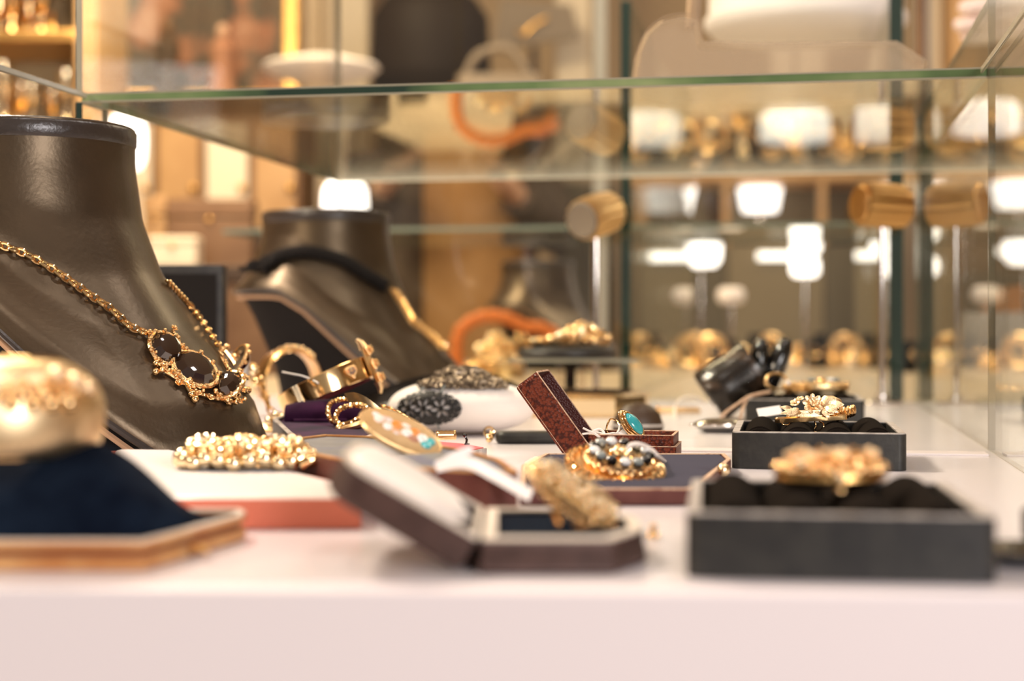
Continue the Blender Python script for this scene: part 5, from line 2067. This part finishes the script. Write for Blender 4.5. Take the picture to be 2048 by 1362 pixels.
# counters, poles, curtains at right
t, w, h = unit('counter', 'white topped counter far right beyond the glass side pane', 'counter', 1870, 2500, 338, 3.6, .4)
fpart(t, 'counter_top', 'cream_wall', -w / 2, w / 2, h - .05, h, -.02, .4)
fpart(t, 'cabinet_front', 'grey_brown', -w / 2, w / 2, 0, h - .051, 0, .38)
for k in range(3):
    fpart(t, 'drawer', ('wood', 'wood_dark', 'olive')[k], -w / 2 + .02, w / 2 - .02, h - .24 - .12 * k, h - .14 - .12 * k, -.015, -.0005)
for px, zc, m, lab in ((1758, 2.9, 'wood_dark', 'thin black upright post seen through the upper right glass'), (1838, 3.4, 'wood', 'thin brown upright post beside the white curtain')):
    c = W(px, 655, zc)
    t = thing('post', lab, 'post', (c.x, c.y, .0003 if zc < 3.2 else RZ0 + .0005), TH)
    b0 = 0 if zc < 3.2 else 0
    hh = RZ1 - t.location.z - .002
    MB().box((0, 0, hh / 2), (.016, .016, hh)).build('upright', m, t)
    MB().box((.017, 0, hh / 2), (.010, .010, hh)).build('chrome_strip', 'chrome', t)
    MB().box((.008, 0, .004), (.06, .05, .008)).build('foot', m, t)
c = W(1200, 655, 3.4)
t = thing('post', 'grey metal post left of the dark green glass edge', 'post', (c.x, c.y, RZ0 + .0005), TH)
MB().box((0, 0, (RZ1 - RZ0) / 2), (.026, .02, RZ1 - RZ0 - .004)).build('upright', 'grey_tag', t)
MB().box((0, 0, .006), (.09, .08, .012)).build('foot', 'grey_tag', t)
t, w, h = unit('cabinet', 'low grey olive cabinet behind the fluted bracelet stand', 'cabinet', 1112, 1236, 345, 4.2, .3)
fpart(t, 'carcass', 'grey_brown', -w / 2, w / 2, 0, h, 0, .3)
fpart(t, 'door', 'olive_dark', -w / 2 + .01, -.003, .1, h - .03, -.014, -.0003)
fpart(t, 'door', 'olive_dark', .003, w / 2 - .01, .1, h - .03, -.014, -.0003)
c = W(1068, 105, 4.78)
t = thing('notice_board', 'grey brown board with gold scribble on a stand behind the person', 'board', (c.x, c.y, RZ0 + .0005), TH)
z0, z1 = zz(100, 4.78) - RZ0, zz(12, 4.78) - RZ0
b = MB().prism([(-.13, z0 + .0), (.14, z0 + .04), (.115, z1), (-.10, z1 + .02)], -.008, .008, Matrix.Rotation(R(90), 4, 'X'))
b.build('board', 'grey_brown', t)
b = MB().tube(smooth_path([(-.05, -.014, z0 + .055), (-.03, -.014, z0 + .045), (-.01, -.014, z0 + .065), (.02, -.014, z0 + .085), (.04, -.014, z0 + .095)], 6), .006, 7)
b.build('gold_mark', 'gilt', t)
b = MB().tube([(0, 0, .01), (0, 0, z0 + .01)], .012, 10)
b.lathe([(.001, 0), (.13, 0), (.12, .015), (.001, .018)], 28)
b.build('stand', 'wood_dark', t)


# ================================================================ lamps
def pendant(label, px, py0, py1, wpx, zc, m, drum=True):
    c = W(px, 655, zc)
    z0, z1 = zz(py1, zc), zz(py0, zc)
    r = wpx * S(zc) / 2
    t = thing('pendant_lamp', label, 'lamp', (c.x, c.y, z0), TH)
    hh = z1 - z0
    if drum:
        MB().lathe([(r * .9, 0), (r, .08 * hh), (r * .96, hh * .8), (r * .8, hh), (.01, hh * 1.02), (.01, hh * .98), (r * .78, hh * .95), (r * .9, .05 * hh)], 40).build('lamp_shade', m, t, smooth=1)
        MB().lathe([(.001, .10 * hh), (r * .88, .10 * hh), (r * .88, .14 * hh), (.001, .14 * hh)], 36).build('diffuser', m, t)
    else:
        MB().lathe([(.001, 0), (r * .5, .02 * hh), (r * .9, .3 * hh), (r, .5 * hh), (r * .95, .6 * hh), (r * .4, .9 * hh), (.012, hh), (.001, hh)], 40).build('lamp_shade', m, t, smooth=1)
    MB().tube([(0, 0, hh * .98), (0, 0, (RZ1 - z0) * .5), (0, 0, RZ1 - z0 - .02)], .004, 8).build('cord', 'wood_dark', t)
    MB().lathe([(.001, 0), (.03, 0), (.04, .018), (.001, .0195)], 20, Matrix.Translation((0, 0, RZ1 - z0 - .0200))).build('ceiling_cup', 'cream_wall', t)
    return t


pendant('bright white drum pendant lamp in front of the brown shelf unit', 1590, 222, 285, 142, 3.55, 'lamp_white')
pendant('white glowing pendant lamp seen beyond the right glass side pane', 1972, 205, 268, 135, 3.3, 'lamp_white')
pendant('shallow cream dish pendant lamp left of the dark haired person', 642, 108, 164, 236, 3.2, 'lamp_soft', False)
# large lampshade with a rolled rim, upper right
zc = 1.93
c = W(1610, 655, zc)
z0 = zz(68, zc)
t = thing('pendant_lamp', 'large softly lit white lampshade with rolled rim above the see-through beige bag', 'lamp', (c.x, c.y, z0), TH)
r = 200 * S(zc)
MB().lathe([(r * .93, .0), (r, .010), (r * 1.0, .018), (r * .955, .024), (r * .95, .20), (r * .93, .20), (r * .93, .03), (r * .90, .006)], 56).build('lamp_shade', 'lamp_soft', t, smooth=1)
MB().lathe([(.001, .004), (r * .5, .002), (r * .92, .006), (r * .92, .012), (.001, .012)], 48).build('diffuser', 'lamp_soft', t, smooth=1)
MB().tube([(0, 0, .012), (0, 0, .5), (0, 0, RZ1 - z0 - .02)], .005, 8).build('cord', 'wood_dark', t)
MB().lathe([(.001, 0), (.04, 0), (.05, .018), (.001, .0195)], 20, Matrix.Translation((0, 0, RZ1 - z0 - .0200))).build('ceiling_cup', 'cream_wall', t)


def table_lamp(label, px, py, wpx, hpx, zc, m='lamp_white', base=.0):
    c = W(px, 655, zc)
    t = thing('table_lamp', label, 'lamp', (c.x, c.y, base + .0006), TH)
    z = zz(py, zc) - base
    r, hh = wpx * S(zc) / 2, hpx * S(zc)
    MB().lathe([(.001, 0), (.022, 0), (.022, .004), (.004, .008), (.003, z - hh / 2), (.001, z - hh / 2)], 18).build('base', 'chrome', t)
    prof = [(.001, -.5), (.7, -.48), (.95, -.3), (1, 0), (.95, .3), (.7, .48), (.001, .5)]
    MB().lathe([(max(.001, a * r), z + b_ * hh) for a, b_ in prof], 26).build('lamp_shade', m, t, smooth=1)
    return t


table_lamp('largest white glowing globe lamp over the row of gold trinkets', 1402, 500, 84, 72, 2.95)
table_lamp('upper of two white globe lamps between the big globe and the chrome stand', 1612, 488, 60, 48, 3.05)
table_lamp('lower of two white globe lamps between the big globe and the chrome stand', 1610, 535, 60, 42, 2.75)
table_lamp('white globe lamp just left of the chrome pole stand', 1740, 535, 42, 48, 3.0)
table_lamp('small dim white lamp low over the gold trinkets near the big globe', 1462, 592, 56, 34, 3.1, 'lamp_soft')
table_lamp('white glowing lamp directly behind the cap of the rear bust', 690, 408, 92, 92, 2.7)
table_lamp('white glowing lamp behind the neck of the large bust', 254, 285, 76, 110, 2.98, 'lamp_white', zz(532, 2.9))


# ================================================================ trinkets on the deck of the rear case
def trinket(kind, px, zc, k):
    c = W(px, 655, zc)
    loc = (c.x, c.y, {'heap': .0022, 'bangle': .0022}.get(kind, .0006))
    if kind == 'heap':
        t = thing('gold_chains', 'blurred heap of gold chain in the row of trinkets in the rear case', 'chain', loc, TH + k, 'gold heaps in the rear case')
        rn = random.Random(k)
        b = MB()
        for j in range(14):
            b.sphere((rn.uniform(-.022, .022), rn.uniform(-.012, .012), .006 + .028 * rn.random() ** 1.5), rn.uniform(.004, .007), seg=7)
        b.build('beads', 'gold', t)
        MB().lathe([(.001, 0), (.024, 0), (.016, .018), (.001, .026)], 14).build('core', 'gold_dark', t)
    elif kind == 'ring_box':
        t = thing('ring_box', 'blurred open dark ring box with gold ring in the rear case', 'ring box', loc, TH + .1 * math.sin(k * 3), 'dark ring boxes in the rear case')
        MB().box((0, 0, .010), (.046, .040, .020)).build('base', 'bust_base', t, bevel=.002)
        MB().box((0, 0, .014), (.044, .006, .038), Matrix.Translation((0, .024, .020)) @ Matrix.Rotation(-R(15), 4, 'X')).build('lid', 'bust_base', t, bevel=.002)
        MB().ring(.0085, .0018, Matrix.Translation((0, -.004, .0295)) @ Matrix.Rotation(R(80), 4, 'X'), 20, 7).build('ring', 'gold', t)
    elif kind == 'bangle':
        t = thing('bangle', 'blurred gold bangle standing in the row of trinkets in the rear case', 'bangle', loc, TH + .4 * math.sin(k), 'gold bangles in the rear case')
        MB().ring(.027, .0045, Matrix.Translation((0, 0, .0315)) @ Matrix.Rotation(R(90), 4, 'X'), 30, 8, flat=1.8).build('band', 'gold_satin', t)
        b = MB()
        for j in range(5):
            b.flower((-.012 + .006 * j, -.006, .050 - .002 * abs(j - 2)), (0, -1, .3), .005, 6)
        b.build('flowers', 'gold', t)
    elif kind == 'brooch':
        t = thing('brooch', 'blurred round brooch on a beige pad in the rear case', 'brooch', loc, TH, 'round brooches in the rear case')
        MB().prism(rrect(.044, .030, .008), 0, .012).build('pad', 'cream', t, bevel=.002)
        b = MB()
        b.flower((0, -.004, .0245), (0, -.8, .6), .016, 8, seed=k)
        b.build('flower', 'gold_pale', t)
    else:
        t = thing('bust', 'small blurred black bust with gold pendant in the rear case', 'bust', loc, TH + .3, 'small black busts in the rear case')
        MB().lathe([(.001, 0), (.024, 0), (.026, .012), (.016, .040), (.012, .055), (.014, .062), (.001, .063)], 20, None, 1.1, .7).build('body', 'bust_base', t, smooth=1)
        MB().sphere((.001, -.0165, .028), .0050, seg=9).build('pendant', 'gold', t)


seq = ['heap', 'bust', 'ring_box', 'brooch', 'heap', 'bangle', 'ring_box', 'heap', 'bust', 'bangle', 'brooch', 'heap', 'ring_box', 'heap', 'bangle', 'brooch']
for k, kind in enumerate(seq):
    px = 1275 + 29.5 * k
    if abs(px - 1762) < 16:
        px = 1736
    trinket(kind, px, 2.92 + .12 * math.sin(k * 2.4), k)
for k, kind in enumerate(['ring_box', 'heap', 'bangle', 'heap', 'brooch', 'ring_box', 'heap', 'bust', 'heap']):
    trinket(kind, 1290 + 50 * k, 3.16 + .02 * math.sin(k * 2.4), k + 30)
for k, (px, zc, kind) in enumerate(((955, 2.15, 'heap'), (1885, 2.3, 'heap'), (1832, 2.6, 'ring_box'), (1920, 2.75, 'brooch'), (820, 2.3, 'ring_box'))):
    trinket(kind, px, zc, k + 50)
o = on(2034, 818)
t = thing('bracelet', 'blurred gold bracelet on black pad beyond the right glass side pane', 'bracelet', (o.x, o.y, .0006), TH)
MB().prism(rrect(.07, .045, .010), 0, .012).build('pad', 'black_leather', t, bevel=.002)
b = MB()
for k in range(14):
    a = 2 * PI * k / 14
    b.sphere((.022 * math.cos(a), .012 * math.sin(a), .0175), .0052, seg=8)
b.build('beads', 'gold', t)

c = W(1985, 655, 2.30)
t = thing('paper_bag', 'white paper bag with orange flap beyond the right glass side pane', 'bag', (c.x, c.y, .0006), TH - R(10))
w_, h_ = 128 * S(2.3), zz(625, 2.3)
b = MB()
b.loft([[(x, y, z) for x, y in rrect(w_ * s, .05 * s2, .004)] for s, s2, z in ((1, 1, 0), (1.02, 1.0, h_ * .5), (.96, .5, h_ * .9), (.93, .2, h_))])
b.build('body', 'white_bag', t)
b = MB().prism([(-w_ * .38, h_ * .80), (w_ * .46, h_ * 1.0), (w_ * .46, h_ * 1.42), (w_ * .1, h_ * 1.36)], -.006, .002, Matrix.Rotation(R(90), 4, 'X'))
b.build('flap', 'orange_trim', t)

# ================================================================ see-through beige bag standing in for a reflection
m = M['beige_bag']
nt = m.node_tree
bs = nt.nodes['Principled BSDF']
bs.inputs['Alpha'].default_value = .42  # alpha imitates the faintness of a reflection in the glass
zc = 1.135
outl = [(1276, 200), (1268, 150), (1274, 105), (1292, 66), (1322, 40), (1358, 31), (1392, 38), (1402, 82), (1520, 86), (1660, 84), (1800, 82), (1858, 120), (1850, 168), (1842, 196), (1760, 200), (1640, 206), (1480, 211), (1330, 210)]
zs = ZS + .0065
c = W(1560, 655, zc)
t = thing('pouch', 'see-through beige bag with stitched rounded end, standing in for a reflection over the shelf', 'pouch', (c.x, c.y, zs), TH)
pl = []
for x, y in outl:
    pl.append(((x - 1560) * S(zc), max(0.0, zz(y, zc) - zs) * 1.0))
b = MB()
cxm, cym = sum(p[0] for p in pl) / len(pl), sum(p[1] for p in pl) / len(pl)
b.loft([[(cxm + (x - cxm) * s, yy, max(.0002, cym + (z - cym) * s)) for x, z in pl] for s, yy in ((.97, -.004), (1, .004), (1, .022), (.97, .030))])
b.build('body', 'beige_bag', t, smooth=1)
b = MB()
P = smooth_path([(x, -.0045, z) for x, z in pl[0:8]], 10)
for p in resample(P, .0021):
    b.box(tuple(p), (.0012, .0012, .0012))
b.build('zip_teeth', 'stitch', t)
b = MB().tube(smooth_path([(pl[6][0], .012, pl[6][1]), (pl[6][0] + .001, .008, pl[6][1] + .02), (pl[6][0] + .003, .006, pl[6][1] + .05), (pl[6][0] + .004, .018, pl[6][1] + .07), (pl[6][0] + .003, .032, pl[6][1] + .05), (pl[6][0], .026, pl[6][1] - .002)], 8), .0048, 8)
b.build('strap', 'stitch', t)


# ================================================================ people
def skin_body(name, verts, edges, m, parent, loc_inv=None):
    """One continuous body grown over a skeleton; VERTS are (point, radius)."""
    me = bpy.data.meshes.new(name)
    me.from_pydata([tuple(v[0]) for v in verts], edges, [])
    o = bpy.data.objects.new(name, me)
    COL.objects.link(o)
    o.parent = parent
    md = o.modifiers.new('skin', 'SKIN')
    md.use_smooth_shade = True
    if not me.skin_vertices:
        me.skin_vertices.new()
    for i, v in enumerate(verts):
        me.skin_vertices[0].data[i].radius = (v[1], v[1] if len(v) < 3 else v[2])
    me.skin_vertices[0].data[0].use_root = True
    sb = o.modifiers.new('subd', 'SUBSURF')
    sb.levels = sb.render_levels = 1
    me.materials.append(M[m])
    return o


def person(label, base, rz, joints, clothes):
    """Body of standing height 1.7 m in its own frame: x to the viewer's right, -y towards the viewer."""
    t = thing('person', label, 'person', base, rz)
    J = dict(pelvis=(0, 0, .93), waist=(0, 0, 1.08), chest=(0, 0, 1.30), neck=(0, 0, 1.44), throat=(0, -.01, 1.50), jaw=(0, -.02, 1.56), head=(0, -.01, 1.63), crown=(0, 0, 1.70), nose=(0, -.115, 1.615),
             lsh=(-.17, 0, 1.38), rsh=(.17, 0, 1.38), lel=(-.23, .02, 1.10), rel=(.23, .02, 1.10), lwr=(-.21, -.10, .90), rwr=(.21, -.10, .90),
             lhip=(-.09, 0, .88), rhip=(.09, 0, .88), lkn=(-.10, -.01, .49), rkn=(.10, -.01, .49), lan=(-.10, .02, .09), ran=(.10, .02, .09), lto=(-.10, -.13, .035), rto=(.10, -.13, .035))
    J.update(joints)
    R_ = dict(pelvis=.125, waist=.11, chest=.13, neck=.058, throat=.05, jaw=.062, head=.088, crown=.05, nose=.016, lsh=.062, rsh=.062, lel=.042, rel=.042, lwr=.028, rwr=.028,
              lhip=.085, rhip=.085, lkn=.055, rkn=.055, lan=.038, ran=.038, lto=.03, rto=.03)
    names = list(R_)
    verts = [(J[n], R_[n]) for n in names]
    ix = {n: i for i, n in enumerate(names)}
    E = [('pelvis', 'waist'), ('waist', 'chest'), ('chest', 'neck'), ('neck', 'throat'), ('throat', 'jaw'), ('jaw', 'head'), ('head', 'crown'), ('head', 'nose'), ('chest', 'lsh'), ('chest', 'rsh'),
         ('lsh', 'lel'), ('lel', 'lwr'), ('rsh', 'rel'), ('rel', 'rwr'), ('pelvis', 'lhip'), ('pelvis', 'rhip'), ('lhip', 'lkn'), ('lkn', 'lan'), ('lan', 'lto'), ('rhip', 'rkn'), ('rkn', 'ran'), ('ran', 'rto')]
    edges = [(ix[a], ix[b_]) for a, b_ in E]
    for side in 'lr':
        wv = Vector(J[side + 'wr'])
        d = (wv - Vector(J[side + 'el'])).normalized()
        sd = Vector(joints.get(side + '_spread', (0, -1, 0)))
        sd = (sd - d * sd.dot(d)).normalized()
        up = d.cross(sd)
        palm = wv + d * .055
        i0 = len(verts)
        verts.append((palm, .026))
        edges.append((ix[side + 'wr'], i0))
        for k, (off, L_) in enumerate(((-.030, .070), (-.010, .082), (.010, .076), (.030, .058))):
            k0 = len(verts)
            b0 = wv + d * .095 + sd * off
            verts += [(b0, .0112), (b0 + d * L_ * .55 + up * .010, .0106), (b0 + d * L_ + up * .026, .0096)]
            edges += [(i0, k0), (k0, k0 + 1), (k0 + 1, k0 + 2)]
        k0 = len(verts)
        verts += [(wv + d * .045 - sd * .038 + up * .008, .0110), (wv + d * .085 - sd * .055 + up * .018, .0090)]
        edges += [(i0, k0), (k0, k0 + 1)]
    skin_body('body', verts, edges, clothes.get('skin', 'skin'), t)
    hd = Vector(J['head'])
    hair = MB()
    hr = clothes.get('hair_r', .115)
    rings = []
    for z, s in ((-.165, .62), (-.15, .95), (-.10, 1.05), (-.03, 1.02), (.04, 1.0), (.085, .80), (.118, .45), (.128, .05)):
        rings.append([(hd.x + hr * s * math.cos(2 * PI * i / 28), hd.y + .028 + hr * s * .92 * math.sin(2 * PI * i / 28), hd.z + z) for i in range(28)])
    hair.loft(rings)
    hair.build('hair', 'hair', t, smooth=1.5)
    for s in (-1, 1):
        MB().sphere((hd.x + s * .032, hd.y - .088, hd.z + .012), .010, (1, .5, .8), 8).build('eye', 'black_gloss', t)
    MB().sphere((hd.x, hd.y - .088, hd.z - .060), .020, (1.1, .35, .3), 8).build('mouth', 'coral', t)
    ch, pv = Vector(J['chest']), Vector(J['pelvis'])
    ne = Vector(J['neck'])

    def garment(name, m, spec, x_off=0.0):
        b = MB()
        rings = []
        for z, hw, hd_ in spec:
            f = (z - pv.z) / (ch.z - pv.z)
            cx_ = pv.x + (ch.x - pv.x) * f + x_off
            cy_ = pv.y + (ch.y - pv.y) * f
            rings.append([(cx_ + hw * math.copysign(abs(math.cos(2 * PI * i / 36)) ** .8, math.cos(2 * PI * i / 36)) * (1 + .03 * math.sin(5 * i)), cy_ + hd_ * math.sin(2 * PI * i / 36), z) for i in range(36)])
        b.loft(rings)
        return b.build(name, m, t, smooth=1.2)
    for args in clothes['garments']:
        garment(*args)
    for side in 'lr':
        a, e, w_ = (Vector(J[side + n]) for n in ('sh', 'el', 'wr'))
        b = MB().tube(smooth_path([ch + (a - ch) * .6, a, (a + e) / 2, e, (e + w_) / 2, w_ - (w_ - e) * .06], 6), lambda f: .078 - .032 * f, 16)
        b.build('sleeve', clothes['sleeve'], t, smooth=1.3)
    for side in 'lr':
        a, e, w_ = (Vector(J[side + n]) for n in ('hip', 'kn', 'an'))
        b = MB().tube(smooth_path([a, (a + e) / 2, e, (e + w_) / 2, w_], 6), lambda f: .105 - .035 * f, 16)
        b.build('trouser_leg', 'trousers', t, smooth=1.3)
        f = Vector(J[side + 'to'])
        b = MB().sphere(tuple((w_ + f) / 2 + Vector((0, 0, -.012))), .05, (.9, 2.1, .95), 14)
        b.build('shoe', 'black_leather', t)
    if 'collar' in clothes:
        b = MB().tube(smooth_path([ne + Vector((-.10, -.02, -.02)), ne + Vector((-.04, -.115, -.03)), ne + Vector((.05, -.11, -.05)), ne + Vector((.11, -.05, -.02)), ne + Vector((.07, .06, .03)), ne + Vector((-.07, .06, .03))], 6, True), .032, 10, True)
        b.build('collar', 'collar', t, smooth=1.4)
    return t


c = W(905, 655, 4.0)
person('person in dark jacket over tan clothes with dark bobbed hair, blurred behind the case', (c.x, c.y, RZ0 + .0005), TH,
       dict(head=(-.058, -.02, 1.63), crown=(-.058, 0, 1.70), jaw=(-.06, -.04, 1.56), nose=(-.095, -.12, 1.615), throat=(-.04, -.01, 1.50), neck=(-.02, 0, 1.44), lel=(-.26, -.02, 1.12), lwr=(-.16, -.19, 1.22), rel=(.26, -.02, 1.12), rwr=(.16, -.20, 1.20)),
       dict(garments=[('coat', 'coat', ((.35, .17, .13), (.60, .165, .125), (.95, .160, .13), (1.20, .165, .14), (1.36, .150, .13), (1.43, .075, .08)), .045),
                      ('jacket', 'jacket', ((.75, .115, .135), (.95, .118, .14), (1.15, .120, .150), (1.34, .125, .14), (1.42, .080, .09)), -.155)],
            sleeve='jacket', collar=True, hair_r=.150))
c = W(1000, 205, 3.72)
t = thing('handbag', 'grey brown bag with orange leather trim held before the tan clothes', 'bag', (c.x, c.y, zz(262, 3.72)), TH)
w_, h_ = 172 * S(3.72), 112 * S(3.72)
MB().loft([[(x, y, z) for x, y in rrect(w_ * s, .07 * s2, .02)] for s, s2, z in ((.8, .6, 0), (.96, 1, .012), (1, 1, h_ * .4), (1, .7, h_))]).build('body', 'grey_brown', t, smooth=1)
b = MB().tube(smooth_path([(-w_ * .56, -.012, h_ * .75), (-w_ * .52, -.040, h_ * .25), (-w_ * .35, -.046, -.002), (0, -.048, -.014), (w_ * .3, -.046, -.004), (w_ * .52, -.040, .010), (w_ * .62, -.012, h_ * .3)], 8), .0105, 10)
b.build('trim', 'orange_trim', t)
b = MB().tube(smooth_path([(-w_ * .4, 0, h_ * .97), (-w_ * .25, -.01, h_ * 1.35), (w_ * .1, -.01, h_ * 1.45), (w_ * .35, 0, h_ * .97)], 8), .010, 10)
b.build('handle', 'grey_brown', t)

# second person: only the reaching hand shows at the upper right
zc = 1.8
hand = W(2176, -52, zc)
bs_ = Vector((.98, 2.30, RZ0 + .0005))
inv = (Matrix.Translation(bs_) @ Matrix.Rotation(TH, 4, 'Z')).inverted()
hw_ = inv @ hand
el = inv @ (hand + Vector((.22, .12, .11)))
person('person in dark sleeve whose pale blurred hand reaches in at the upper right corner', bs_, TH,
       dict(lwr=tuple(hw_), lel=tuple(el), lsh=(-.17, -.02, 1.38), l_spread=(.1, -.55, .85)),
       dict(garments=[('jacket', 'jacket', ((.70, .19, .14), (.95, .19, .14), (1.20, .20, .15), (1.36, .19, .14), (1.43, .09, .09))), ], sleeve='jacket', skin='skin_pale'))
